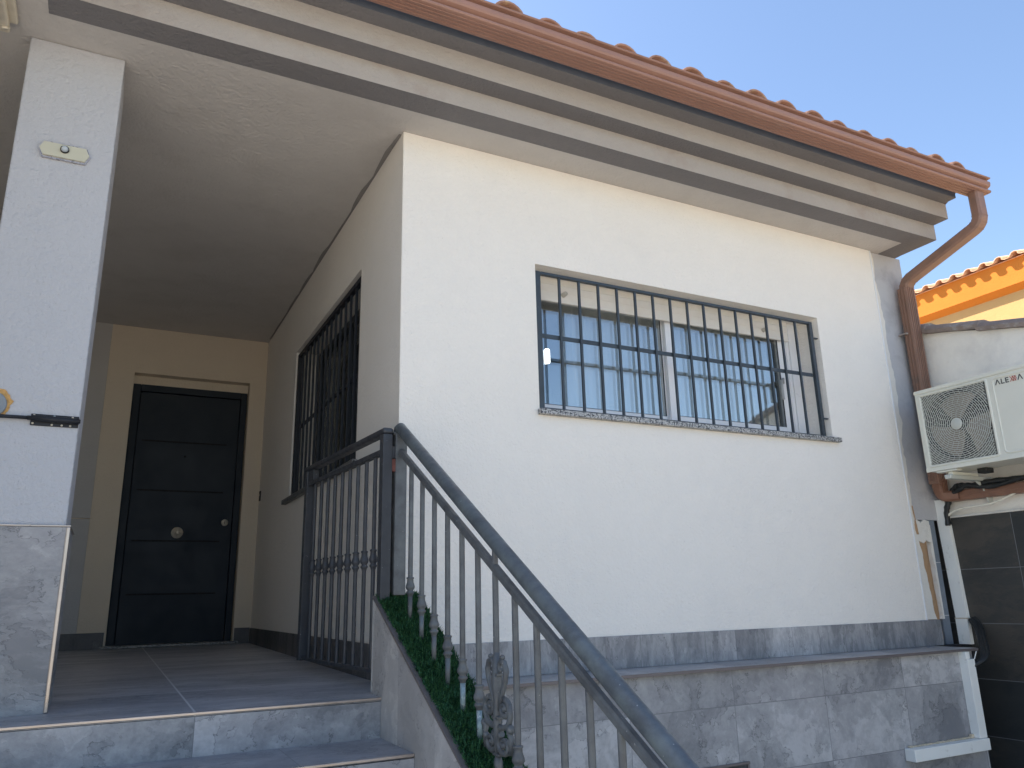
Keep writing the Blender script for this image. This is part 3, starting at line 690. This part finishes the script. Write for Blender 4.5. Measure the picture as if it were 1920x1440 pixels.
BOSS = [(.0095, .036), (.0150, .034), (.0150, .030), (.0122, .027), (.0130, .016), (.0172, .004), (.0184, -.002), (.0165, -.008), (.0118, -.014), (.0118, -.018), (.0155, -.020), (.0155, -.026), (.0118, -.029), (.0092, -.038)]
BOSS_2 = [(.0095, -.042), (.0145, -.0405), (.0150, -.036), (.0115, -.0345), (.0108, -.0265), (.0165, -.0255), (.0178, -.021), (.0205, -.011), (.0215, -.003), (.0200, .005), (.0150, .012), (.0118, .0135), (.0118, .0195), (.0165, .0205), (.0168, .026), (.0118, .0285), (.0095, .040)]
BOSS_ = [(.0095, -.042), (.0135, -.040), (.0145, -.035), (.0125, -.031), (.0115, -.027), (.0150, -.020), (.0195, -.010), (.0205, -.001), (.0185, .007), (.0140, .014), (.0125, .018), (.0155, .023), (.0160, .028), (.0130, .034), (.0095, .042)]
def turfz(y): return tzr(y)
def baluster(y, parent, zt, zb, zboss, R=.0092, mat=IRON):
    b_ = obj("baluster", MB().tube([(RX, y, zt), (RX, y, zboss)], R, 14, cap=False).tube([(RX, y, zboss + .0), (RX, y, zboss - .03)], R, 14, cap=False), mat, parent)
    return b_
for i in range(18):
    y = -.338 - .1265 * i
    if i == 6: continue
    zb = tzr(y) + .004; zc = zb + .127
    b_ = obj("baluster", MB().tube([(RX, y, lz(y) - .004), (RX, y, zc + .035)], .0094, 14, cap=False), IRON, RL)
    obj("collar", MB().lathe(BOSS, (RX, y, zc), 'z', 18), IRON, b_)
    obj("shank", MB().tube([(RX, y, zc - .035), (RX, y, zb)], [.0090, .0082], 12, cap=True), BARE if i in (4, 5) else (IRON_T if i % 2 else IRON), b_)
# scrolled baluster
y6 = -.338 - .1265 * 6
SB = obj("scroll_baluster", MB().tube([(RX, y6, hz(y6) - .02), (RX, y6, tzr(y6) + .33)], .0094, 14, cap=False), IRON, RL)
zt = tzr(y6)
def spiral(cy, cz, r0, r1, a0, turns, n=22):
    return [(RX, cy + (r0 + (r1 - r0) * t) * math.cos(a0 + turns * 2 * math.pi * t), cz + (r0 + (r1 - r0) * t) * math.sin(a0 + turns * 2 * math.pi * t)) for t in [k / n for k in range(n + 1)]]
m = MB()
m.tube([(RX, y6, zt + .335), (RX, y6, zt + .25), (RX, y6, zt + .20), (RX, y6, zt + .15), (RX, y6, zt + .05)], [.0095, .017, .011, .014, .009], 12)
m.tube([(RX, y6, zt + .05), (RX, y6, zt + .035), (RX, y6 - .004, zt - .01)], [.009, .014, .012], 10)
for s_ in (1, -1):
    def mir(P): return [(a, y6 + s_ * 1.42 * (b - y6), c) for a, b, c in P]
    # top lyre: rises from the waist, curls outward and back in
    top = [(RX, y6 + .010, zt + .175), (RX, y6 + .022, zt + .215), (RX, y6 + .038, zt + .255), (RX, y6 + .044, zt + .285), (RX, y6 + .036, zt + .308), (RX, y6 + .020, zt + .312), (RX, y6 + .011, zt + .297), (RX, y6 + .017, zt + .282), (RX, y6 + .026, zt + .288)]
    m.tube(mir(top), [.006, .007, .008, .009, .009, .008, .007, .006, .005], 10)
    m.tube(mir(spiral(y6 + .033, zt + .182, .027, .006, math.pi * .5, -1.3)), [.0085] * 12 + [.007] * 11, 10)
    m.tube(mir(spiral(y6 + .030, zt + .085, .030, .007, math.pi * .6, 1.35)), [.0085] * 12 + [.007] * 11, 10)
    m.tube(mir([(RX, y6 + .058, zt + .20), (RX, y6 + .060, zt + .165), (RX, y6 + .048, zt + .138), (RX, y6 + .025, zt + .130), (RX, y6, zt + .132)]), [.006, .008, .009, .008, .007], 10)
    m.tube(mir([(RX, y6 + .058, zt + .065), (RX, y6 + .062, zt + .105), (RX, y6 + .05, zt + .135)]), [.006, .008, .010], 10)
    for (a, b, r) in ((.060, .132, .013), (.056, .098, .010), (.028, .322, .008), (.033, .222 - .04, .009), (.030, .085, .009)):
        n = 8; m.lathe([(r * math.sin(math.pi * k / n), -r * math.cos(math.pi * k / n)) for k in range(n + 1)], (RX, y6 + s_ * 1.42 * a, zt + b), 'z', 12)
m.bbox(RX - .011, RX + .011, y6 - .022, y6 + .022, zt + .150, zt + .160, .003).bbox(RX - .011, RX + .011, y6 - .022, y6 + .022, zt + .268, zt + .278, .003).bbox(RX - .010, RX + .010, y6 - .020, y6 + .020, zt + .052, zt + .060, .003)
obj("scroll_ornament", m, IRON, SB)

# ================================================================== GATE (open, folded back beside the porch wall)
GT = thing("porch_gate", "dark iron baluster gate standing open along the porch side wall", "gate", (-.117, -.21, 0), rad(3.77))
W_ = 1.125; GZ = .018
fr = MB().bbox(-.021, .021, 0, .042, GZ - .01, .985, .003); obj("gate_post", fr, IRON_G, GT, local=True)
fr = MB().bbox(-.021, .021, W_ - .042, W_, GZ + .012, .985, .003); obj("gate_post", fr, IRON_G, GT, local=True)
obj("top_rail", MB().bbox(-.024, .024, -.004, W_ + .004, .9855, 1.012, .011, seg=4), IRON_G, GT, local=True)
obj("middle_rail", MB().bbox(-.013, .013, .0425, W_ - .0425, .905, .927, .002), IRON_G, GT, local=True)
obj("bottom_rail", MB().bbox(-.013, .013, .0425, W_ - .0425, .034, .048, .002), IRON_G, GT, local=True)
obj("gusset_plate", MB().bbox(-.015, .015, W_ - .13, W_ - .0425, .928, .984, .002), IRON_G, GT, local=True)
gb0 = None
for i in range(9):
    yy = .042 + (W_ - .084) * (i + .9) / 9.75
    b_ = obj("baluster", MB().tube([(0, 0, .905), (0, 0, .048)], .0088, 14, cap=False), IRON_G, GT, local=True)
    b_.location = (0, yy, 0)
    c_ = obj("collar", MB().lathe([(r * 1.0, h * 1.15) for r, h in BOSS], (0, 0, .478), 'z', 18), IRON_G, b_, local=True)
obj("hinge", MB().bbox(.022, .052, .004, .034, .885, .935, .002), IRON_G, GT, local=True)
obj("hinge", MB().bbox(.020, .044, -.002, .03, .828, .882, .003), HINGE, GT, local=True, label="rust-red hinge block")
obj("hinge", MB().bbox(.020, .044, .0, .03, .12, .18, .003), HINGE, GT, local=True, label="rusty lower hinge block")

# ================================================================== things on the pillar and porch
LP = thing("wall_lamp", "flat elongated outdoor wall lamp with ribbed cover and round sensor on the pillar", "lamp", (-1.434, 0, 2.086))
def hexp(L, h, t): return [(-L, 0), (-L + t, h), (L - t, h), (L, 0), (L - t, -h), (-L + t, -h)]
obj("base", MB().prism([(-1.434 + a, 2.086 + b) for a, b in hexp(.092, .036, .016)], 'y', -.012, -.0005), simple("lamp_chrome_edge", (.5, .48, .5), .3, .6), LP)
obj("cover", MB().prism([(-1.434 + a, 2.086 + b) for a, b in hexp(.088, .029, .014)], 'y', -.020, -.0125), LAMPG, LP)
obj("sensor", MB().lathe([(0, -.040), (.007, -.0395), (.0105, -.036), (.0125, -.031), (.013, -.0205)], (-1.434, 0, 2.092), 'y', 20), simple("sensor_dome", (.5, .55, .58), .3), LP)
obj("sensor_ring", MB().lathe([(.0132, -.028), (.016, -.027), (.016, -.0205)], (-1.434, 0, 2.092), 'y', 20), RUBBER, LP)

BT = thing("gate_bolt", "black steel sliding bolt screwed across the pillar", "bolt", (-1.34, 0, .985))
obj("back_plate", MB().bbox(-1.420, -1.264, -.006, -.0005, .962, 1.006, .002), IRON_S, BT)
obj("barrel", MB().tube([(-1.415, -.016, .987), (-1.262, -.016, .985)], .0115, 14).tube([(-1.43, -.016, .987), (-1.258, -.016, .985)], .008, 12), IRON_S, BT)
obj("rod", MB().tube([(-1.75, -.016, .985), (-1.43, -.016, .987)], .0068, 12), IRON_S, BT)
for a, b in ((-1.410, 1.000), (-1.398, .992), (-1.412, .970), (-1.350, .968), (-1.318, .968), (-1.29, .968), (-1.345, 1.001), (-1.285, 1.000)):
    obj("screw", MB().lathe([(0, -.009), (.0028, -.009), (.0042, -.006)], (a, 0, b), 'y', 10), NICKEL if b != 1.001 else BARE, BT)
PE = thing("pipe_end", "grey plastic pipe end set in orange foam on the pillar edge", "pipe", (-1.55, 0, 1.03))
obj("pipe", MB().lathe([(0, -.012), (.036, -.012), (.044, -.016), (.046, -.012), (.046, .0)], (-1.545, -.002, 1.030), 'y', 28), GREYP, PE)
fm = MB(); pf = []
for k in range(48):
    a = 2 * math.pi * k / 48; r_ = .056 + .010 * mnoise.noise(Vector((k * .45, 0, 0))) + .004 * random.random() + (.006 if math.sin(a) > .2 else -.004); pf.append((-1.545 + r_ * math.cos(a), 1.030 + r_ * math.sin(a)))
fm.prism(pf, 'y', -.005, -.0005); obj("foam_ring", fm, FOAM, PE)
BK = thing("ceiling_bracket", "cream plastic bracket with screw fixed at the porch ceiling's front corner", "bracket", (-1.72, -.12, 2.587))
m = MB().bbox(-1.80, -1.648, -.34, -.085, 2.562, 2.586, .006, seg=3).bbox(-1.80, -1.675, -.36, -.06, 2.53, 2.563, .008, seg=3); obj("body", m, simple("cream_bracket_plastic", (.62, .56, .45), .45), BK)
obj("screw", MB().tube([(-1.700, -.10, 2.526), (-1.675, -.095, 2.532)], .008, 10), NICKEL, BK)
obj("cable", MB().tube([(-1.70, -.40, 2.52), (-1.705, -.26, 2.505), (-1.71, -.18, 2.51), (-1.712, -.13, 2.53)], .007, 10), BLACKP, BK)
SWI = thing("door_bell", "small grey push button on the porch side wall near the door", "button", (0, 3.59, 1.19))
obj("plate", MB().bbox(-.010, -.0005, 3.565, 3.612, 1.15, 1.235, .003), RUBBER, SWI)
obj("button", MB().lathe([(0, -.016), (.008, -.015), (.009, -.0105)], (0, 3.589, 1.2), 'x', 14), NICKEL, SWI)
CT = thing("curtain", "added sheer pale curtain hanging in folds behind the front window", "curtain", (1.9, .33, 1.1))  # guessed curtain, added to grey and lift the blue panes
q = MB(); n = 220; vs = []
for zz in (1.1, 2.12):
    for i in range(n + 1):
        xx = 1.07 + 1.61 * i / n; vs.append((xx, .345 + .022 * math.sin(i * .48 + .6 * math.sin(i * .07)) + .004 * math.sin(i * 1.7), zz))
q.add(vs, [(i, i + 1, n + 2 + i, n + 1 + i) for i in range(n)], 0, True)
obj("fabric", q, simple("sheer_fabric", (.78, .77, .74), .9, 0, .03), CT, fix=False)
obj("rail", MB().bbox(.9, 2.75, .325, .365, 2.121, 2.145, .003), PVC, CT)
PD = thing("pendant_lamp", "small lit white cylinder lamp hanging behind the front window", "lamp", (1.87, 1.9, 2.19))
obj("lamp_shade", MB().lathe([(0, -.06), (.018, -.058), (.023, -.05), (.023, .05), (.018, .058), (0, .06)], (1.885, 1.9, 2.18), 'z', 20), LIT, PD)
obj("cord", MB().tube([(1.885, 1.9, 2.24), (1.885, 1.9, 2.498)], .003, 8), RUBBER, PD)

# ================================================================== BOUNDARY WALL on the right
BW = thing("boundary_wall", "pale rendered boundary wall clad in dark tiles below and capped with worn clay tiles", "wall", (3.85, -1, -1.2))
def bt(y): return 1.985 + .262 * (y + .14)
BY0 = -3.4
m = MB().prism([(.25, -1.2), (.25, bt(.25)), (BY0, bt(BY0)), (BY0, -1.2)], 'x', 3.7405, 3.95); obj("render", m, NEIGH, BW)
m = MB().bbox(3.722, 3.740, BY0, .10, -1.2, .742, .001); obj("tile_cladding", m, T_DARK, BW)
m = MB().bbox(3.716, 3.742, BY0, -.01, .743, .757, .003); obj("mortar_edge", m, SMEAR, BW)
yy = .25; i = 0
while yy > BY0:
    L = .36
    a, b = yy, yy - L; lift = .012
    q = MB(); zA, zB = bt(a), bt(b)
    o = .0 + lift
    r_ = []
    for (y, zz, up_) in ((a + .02, zA + .002, 0), (b, zB + .014, 0)):
        r_.append([(3.70, y, zz - .006), (3.695, y, zz + .018), (3.72, y, zz + .045), (3.78, y, zz + .062), (3.86, y, zz + .055), (3.90, y, zz + .02), (3.90, y, zz - .006)])
    vs = [p for g_ in r_ for p in g_]
    q.add(vs, [tuple(range(7)), tuple(range(13, 6, -1))] + [(j, j + 7, (j + 1) % 7 + 7, (j + 1) % 7) for j in range(7)])
    obj("coping_tile", q, COPING, BW)
    yy -= L; i += 1

# ================================================================== AIR CONDITIONER
AC = thing("air_conditioner", "pale outdoor air conditioner unit bracketed to the boundary wall", "air conditioner", (3.49, -.6, .99))
AX = 3.35; ay0, ay1 = -1.005, -.200; az0, az1 = 1.003, 1.512
hy0, hy1, hz0, hz1 = -.650, -.232, 1.034, 1.478
m = MB().wall('x', AX, AX + .14, (ay0, ay1), (az0, az1 - .024), [(hy0, hy1, hz0, hz1)])
m.box(AX + .1405, AX + .27, ay0, ay1, az0, az1 - .024)
obj("casing", m, ACW, AC)
obj("lid", MB().bbox(AX - .006, AX + .276, ay0 - .004, ay1 + .004, az1 - .0235, az1, .005, seg=3), ACW, AC)
obj("base_flange", MB().bbox(AX - .006, AX - .0003, ay0, ay1, az0 - .006, az0 + .018, .002), ACW, AC)
cy, cz = -.441, 1.258
cv = MB().box(AX + .132, AX + .139, hy0 + .0005, hy1 - .0005, hz0 + .0005, hz1 - .0005)
N_ = 48; Rr = .2065
cv.add([(AX + d_, cy + Rr * math.cos(2 * math.pi * k / N_), cz + Rr * math.sin(2 * math.pi * k / N_)) for d_ in (.006, .13) for k in range(N_)], [(k, (k + 1) % N_, (k + 1) % N_ + N_, k + N_) for k in range(N_)], 0, True)
obj("fan_cavity", cv, ACD, AC, fix=False)
cp = MB(); q_ = []
for k in range(N_):
    a = 2 * math.pi * k / N_; c_, s_ = math.cos(a), math.sin(a)
    ty = ((hy1 - cy) if c_ > 0 else (cy - hy0)) / max(abs(c_), 1e-6); tz = ((hz1 - cz) if s_ > 0 else (cz - hz0)) / max(abs(s_), 1e-6)
    t_ = max(Rr, min(ty, tz) - .0006); q_.append(((cy + Rr * c_, cz + Rr * s_), (cy + t_ * c_, cz + t_ * s_)))
for k in range(N_):
    a, b = q_[k], q_[(k + 1) % N_]; cp.face([(AX + .018, *a[0]), (AX + .018, *a[1]), (AX + .018, *b[1]), (AX + .018, *b[0])])
obj("shroud_plate", cp, simple("shroud_grey", (.17, .17, .15), .6), AC, fix=False)
fb = MB()
for k in range(3):
    a0 = k * 2 * math.pi / 3 + .5; V = []
    n = 10
    for i in range(n + 1):
        for r_ in (.035, .09, .15, .198):
            a = a0 + (i / n) * 1.45 + r_ * 1.6; V.append((AX + .075 - .035 * i / n, cy + r_ * math.cos(a), cz + r_ * math.sin(a)))
    fb.add(V, [(i * 4 + j, i * 4 + j + 1, (i + 1) * 4 + j + 1, (i + 1) * 4 + j) for i in range(n) for j in range(3)], 0, True)
obj("fan", fb, ACFAN, AC, fix=False)
gm = MB()
def inside(y, z, mrg=.002): return hy0 + mrg < y < hy1 - mrg and hz0 + mrg < z < hz1 - mrg
r_ = .034; th_ = .0020; row = 0; dR = .0122
while r_ < .32:
    n = max(48, int(r_ * 700)); prev = None
    for k in range(n):
        a0, a1 = 2 * math.pi * k / n, 2 * math.pi * (k + 1) / n
        pA = [(cy + (r_ + s) * math.cos(a0), cz + (r_ + s) * math.sin(a0)) for s in (-th_, th_)]; pB = [(cy + (r_ + s) * math.cos(a1), cz + (r_ + s) * math.sin(a1)) for s in (-th_, th_)]
        if all(inside(*q) for q in pA + pB):
            vs = [(AX - .003, *pA[0]), (AX - .003, *pA[1]), (AX - .003, *pB[1]), (AX - .003, *pB[0]), (AX - .0005, *pA[0]), (AX - .0005, *pA[1]), (AX - .0005, *pB[1]), (AX - .0005, *pB[0])]
            gm.add(vs, [(0, 1, 2, 3), (0, 4, 5, 1), (3, 2, 6, 7), (0, 3, 7, 4), (1, 5, 6, 2)])
    if r_ > .04:
        ns = max(8, int(2 * math.pi * r_ / .033))
        for k in range(ns):
            a = 2 * math.pi * k / ns + row * 1.7; c_, s_ = math.cos(a), math.sin(a); h_ = .0017
            P4 = [(cy + rr * c_ + q * -s_ * h_, cz + rr * s_ + q * c_ * h_) for rr, q in ((r_ - dR + th_, -1), (r_ - th_, -1), (r_ - th_, 1), (r_ - dR + th_, 1))]
            if all(inside(*q) for q in P4):
                gm.face([(AX - .002, *q) for q in P4])
    r_ += dR; row += 1
gm.lathe([(0, -.006), (.028, -.006), (.034, -.002), (.034, .004)], (AX, cy, cz), 'x', 24)
obj("fan_grille", gm, ACG, AC, fix=False)
def rframe(m, y0_, y1_, z0_, z1_, w_, x0_, x1_, rc=.02):
    def rr(y0, y1, z0, z1, r, n=5):
        out = []
        for (c0, c1, a) in ((y1 - r, z1 - r, 0), (y0 + r, z1 - r, 90), (y0 + r, z0 + r, 180), (y1 - r, z0 + r, 270)):
            for k in range(n + 1): t = rad(a + 90 * k / n); out.append((c0 + r * math.cos(t), c1 + r * math.sin(t)))
        return out
    A = rr(y0_, y1_, z0_, z1_, rc); B = rr(y0_ + w_, y1_ - w_, z0_ + w_, z1_ - w_, max(.004, rc - w_)); n = len(A)
    Am = rr(y0_ + w_ * .3, y1_ - w_ * .3, z0_ + w_ * .3, z1_ - w_ * .3, rc * .9)
    vs = [(x1_, *q) for q in A] + [(x0_, *q) for q in Am] + [(x0_, *[(u + v) / 2 for u, v in zip(q, p)]) for q, p in zip(Am, B)] + [(x1_, *q) for q in B]
    m.add(vs, [(k * n + j, k * n + (j + 1) % n, (k + 1) * n + (j + 1) % n, (k + 1) * n + j) for k in range(3) for j in range(n)], 0, False)
m = MB(); rframe(m, hy0 - .018, hy1 + .010, hz0 - .014, hz1 + .008, .018, AX - .007, AX - .0004, .022); obj("grille_frame", m, ACW, AC)
m = MB(); rframe(m, -.975, -.690, 1.030, 1.476, .012, AX - .0045, AX - .0004, .03); obj("side_panel", m, ACW, AC)
# lettering: built of flat strokes; reading direction runs towards the street (-y)
def stroke(m, p, q, w_, ox, oz, s, mi=0, shear=0):
    (a, b), (c, d) = p, q; L = math.hypot(c - a, d - b) or 1; nx, nz = -(d - b) / L * w_ / 2, (c - a) / L * w_ / 2
    pts = [(a + nx, b + nz), (c + nx, d + nz), (c - nx, d - nz), (a - nx, b - nz)]
    f = [(AX - .0022, ox - s * u, oz + s * v_) for u, v_ in pts]; bk = [(AX - .0004, y, z) for _, y, z in f]
    m.add(f + bk, [(0, 1, 2, 3), (0, 4, 5, 1), (1, 5, 6, 2), (2, 6, 7, 3), (3, 7, 4, 0)], mi)
lt = MB(); s_ = .030; oy, oz_ = -.712, 1.428; wd = .16; x = 0
def ltr(c, x):
    st = {'A': [((0, 0), (.42, 1)), ((.42, 1), (.84, 0))], 'L': [((.08, 1), (.08, 0)), ((.0, .08), (.6, .08))],
          'E': [((.08, 1), (.08, 0)), ((.08, .92), (.64, .92)), ((.08, .5), (.58, .5)), ((.08, .08), (.64, .08))]}[c]
    for p, q in st: stroke(lt, (p[0] + x, p[1]), (q[0] + x, q[1]), wd, oy, oz_, s_)
ltr('A', 0); ltr('L', 1.12); ltr('E', 1.95); ltr('A', 4.25)
obj("lettering", lt, INK, AC)
lt = MB()
for dx in (0, .42, .84):
    stroke(lt, (2.82 + dx, 1), (3.18 + dx, .5), .10, oy, oz_, s_)
    stroke(lt, (3.18 + dx - .0, .5), (2.82 + dx, 0), .10, oy, oz_, s_)
for dx in (.2, .62): stroke(lt, (3.3 + dx, 1), (2.95 + dx, .5), .10, oy, oz_, s_); stroke(lt, (2.95 + dx, .5), (3.3 + dx, 0), .10, oy, oz_, s_)
obj("lettering", lt, REDINK, AC)
for yb in (-.335, -.86):
    q = MB().bbox(AX - .012, 3.739, yb - .02, yb + .02, .940, .966, .004).prism([(3.739, .936), (3.739, .80), (3.70, .80), (3.66, .90), (3.60, .936)], 'y', yb - .004, yb + .004)
    obj("bracket", q, ACG, AC)
    obj("foot", MB().bbox(AX + .0, AX + .05, yb - .055, yb + .075, .985, .996, .003).bbox(AX + .02, AX + .27, yb - .014, yb + .014, .967, .985, .002), ACW, AC)
obj("rubber_foot", MB().bbox(AX + .18, AX + .25, -.46, -.40, .972, 1.002, .004), BLACKP, AC)

# ================================================================== cables and trunking
m = MB(); M_ = Matrix.Identity(4)
UT = thing("cable_trunking", "long white cable trunking leaning down the dark tiled boundary wall", "cable trunking", (3.70, -.03, 0))
def lean(m, xa, xb, ya, yb_, z0_, z1_, sl):
    vs = [(x, y + sl * (z - z0_), z) for z in (z0_, z1_) for y in (ya, yb_) for x in (xa, xb)]
    m.add(vs, [(0, 2, 3, 1), (4, 5, 7, 6), (0, 1, 5, 4), (2, 6, 7, 3), (0, 4, 6, 2), (1, 3, 7, 5)])
lean(m, 3.688, 3.7205, -.070, .004, .125, .862, .030); obj("cover_channel", m, TRUNK, UT)
m = MB(); lean(m, 3.686, 3.700, -.0745, -.0665, .125, .860, .030); obj("side_lip", m, TRUNK, UT)
m = MB(); lean(m, 3.686, 3.716, -.072, .006, -.030, .122, .0); obj("end_piece", m, TRUNK, UT)
m = MB(); lean(m, 3.684, 3.7205, -.0745, .008, .1203, .1265, 0); obj("joint", m, SILIC, UT)
LT = thing("cable_trunking", "L-shaped white trunking turning along the bottom of the slate-look lower wall", "cable trunking", (3.3, -.25, -.55))
obj("vertical_channel", MB().bbox(3.285, 3.350, -.302, -.2505, -.498, -.085, .002), TRUNK, LT)
obj("upper_channel", MB().bbox(3.285, 3.322, -.296, -.2505, -.0848, -.0455, .002), TRUNK, LT)
obj("horizontal_channel", MB().bbox(2.722, 3.350, -.312, -.2505, -.560, -.500, .003), TRUNK, LT)
q = MB()
for i in range(30):
    xx = 2.75 + i * .018; q.bbox(xx, xx + .02, -.262 - .006 * random.random(), -.2506, -.4995, -.494 + .005 * random.random(), .002)
q.bbox(3.262, 3.284, -.27, -.2506, -.4995, -.478, .004); obj("sealant", q, SILIC, LT)
CB = thing("pipe_bundle", "black insulated pipe bundle sagging under the air conditioner into the trunking", "pipes", (3.7, -.1, .8))
bp = [(3.700, -.045, .70), (3.698, -.050, .78), (3.692, -.075, .845), (3.682, -.115, .895), (3.672, -.17, .925), (3.665, -.24, .935), (3.66, -.32, .925), (3.66, -.45, .922), (3.66, -.62, .935), (3.66, -.85, .955), (3.66, -1.1, .985)]
def smooth(P, n=6):
    P = [Vector(p) for p in P]; out = []
    for i in range(len(P) - 1):
        a, b, c, d = P[max(i - 1, 0)], P[i], P[i + 1], P[min(i + 2, len(P) - 1)]
        for k in range(n):
            t = k / n; out.append(.5 * ((2 * b) + (c - a) * t + (2 * a - 5 * b + 4 * c - d) * t * t + (3 * b - a - 3 * c + d) * t ** 3))
    out.append(P[-1]); return out
sm_ = smooth(bp)
obj("insulated_pipe", MB().tube([(p.x, p.y, p.z + .010 * math.sin(i * .35)) for i, p in enumerate(sm_)], [.017 + .002 * math.sin(i * 1.7) for i in range(len(sm_))], 12), BLACKP, CB)
obj("insulated_pipe", MB().tube([(p.x - .012, p.y - .004, p.z - .014 + .008 * math.cos(i * .4)) for i, p in enumerate(sm_)], [.014 + .002 * math.sin(i * 1.3) for i in range(len(sm_))], 12), BLACKP, CB)
for k in (12, 24, 36):
    p = sm_[k]; obj("cable_tie", MB().tube([(p.x, p.y - .004, p.z), (p.x, p.y + .004, p.z)], .026, 14), BLACKP, CB)
wc = smooth([(3.708, -.05, .745), (3.704, -.09, .775), (3.70, -.15, .790), (3.70, -.22, .795), (3.70, -.30, .797), (3.70, -.37, .805), (3.70, -.44, .823), (3.70, -.52, .850), (3.70, -.62, .893), (3.70, -.75, .945), (3.70, -.95, 1.02)])
CW = thing("white_cable", "thin cream cable drooping along the boundary wall under the brown pipe", "cable", (3.7, -.3, .8))
obj("cable", MB().tube([(p.x - .02, p.y, p.z) for p in wc], .0065, 10), WCABLE, CW)
LC = thing("cable_loop", "black cable loop bridging the two white trunkings beside the ledge end", "cable", (3.5, -.2, -.05))
lc = smooth([(3.695, -.085, .115), (3.66, -.14, .06), (3.55, -.22, -.01), (3.45, -.29, -.06), (3.39, -.305, -.10), (3.335, -.285, -.13)])
for k in (0, 1, 2):
    obj("cable", MB().tube([(p.x + .016 * k, p.y - .006 * k, p.z + .006 * k) for p in lc], .013, 10), BLACKP, LC)
obj("torn_strip", MB().prism([(3.350, -.086), (3.358, -.086), (3.385, -.045), (3.380, -.045)], 'y', -.300, -.297), TRUNK, LC)

# ================================================================== NEIGHBOUR HOUSE (sunlit, orange)
NH = thing("neighbour_house", "sunlit yellow house with orange eaves and clay tiles beyond the boundary wall", "house", (12, 3, -1.2))
NX = 9.0
ny0, ny1 = -4.5, 9.0
obj("wall", MB().box(NX + .12, NX + 8, ny0 + .2, ny1 - .2, -1.2, 4.02), YELLOW, NH)
obj("cornice", MB().box(NX + .02, NX + .3, ny0, ny1, 4.085, 4.42), ORANGE, NH)
q = MB().prism([(NX + .02, 4.0845), (NX + .3, 4.0845), (NX + .3, 4.01), (NX + .125, 4.01)], 'y', ny0, ny1); obj("cornice_step", q, ORANGE, NH)
NS = .30
rf = MB(); n0 = 4.43
rf.add([(NX + .0, ny0, n0), (NX + .0, ny1, n0), (NX + 4.2, ny1, n0 + NS * 4.2), (NX + 4.2, ny0, n0 + NS * 4.2)], [(0, 1, 2, 3)])
rf.box(NX + .0, NX + .3, ny0, ny1, n0 - .010, n0 - .004)
nr = obj("roof", rf, TILE_O, NH)
def coverx(y, x0_, z0_, L, r, slope, th=.012):
    n = 10; vs = []
    for t in (0, 1):
        R_ = r * (1 - .15 * t)
        for rr in (R_, R_ - th):
            for j in range(n + 1):
                a = math.pi * j / n; vs.append((x0_ + L * t, y - rr * math.cos(a), z0_ + slope * L * t + rr * .95 * math.sin(a)))
    N = n + 1; fs = []
    for j in range(n): fs += [(j, j + 1, 2 * N + j + 1, 2 * N + j), (N + j + 1, N + j, 3 * N + j, 3 * N + j + 1), (j, N + j, N + j + 1, j + 1)]
    return vs, fs
def panx(y, x0_, z0_, L, r, slope, th=.012):
    n = 10; vs = []
    for t in (0, 1):
        for rr in (r, r - th):
            for j in range(n + 1):
                a = math.pi * j / n; vs.append((x0_ + L * t, y - rr * math.cos(a), z0_ + slope * L * t - rr * .55 * math.sin(a) + .02))
    N = n + 1; fs = []
    for j in range(n): fs += [(j, j + 1, 2 * N + j + 1, 2 * N + j), (N + j + 1, N + j, 3 * N + j, 3 * N + j + 1), (j, N + j, N + j + 1, j + 1)]
    return vs, fs
q = MB()
vs, fs = coverx(0, 0, 0, .45, .062, NS); q.add(vs, fs, 0, True); vs, fs = panx(.105, -.015, -.005, .5, .062, NS); q.add(vs, fs, 0, True)
vs, fs = coverx(0, .40, .40 * NS + .012, .45, .062, NS); q.add(vs, fs, 0, True)
t0 = obj("roof_tile", q, TILE_O, nr, local=True); first = True
yv = .3
while yv < 4.6:
    o_ = t0 if first else t0.copy()
    if not first: COL.objects.link(o_); o_.parent = nr
    first = False
    o_.location = (NX - .055 - 12, yv - 3, n0 + .004 + 1.2); yv += .21
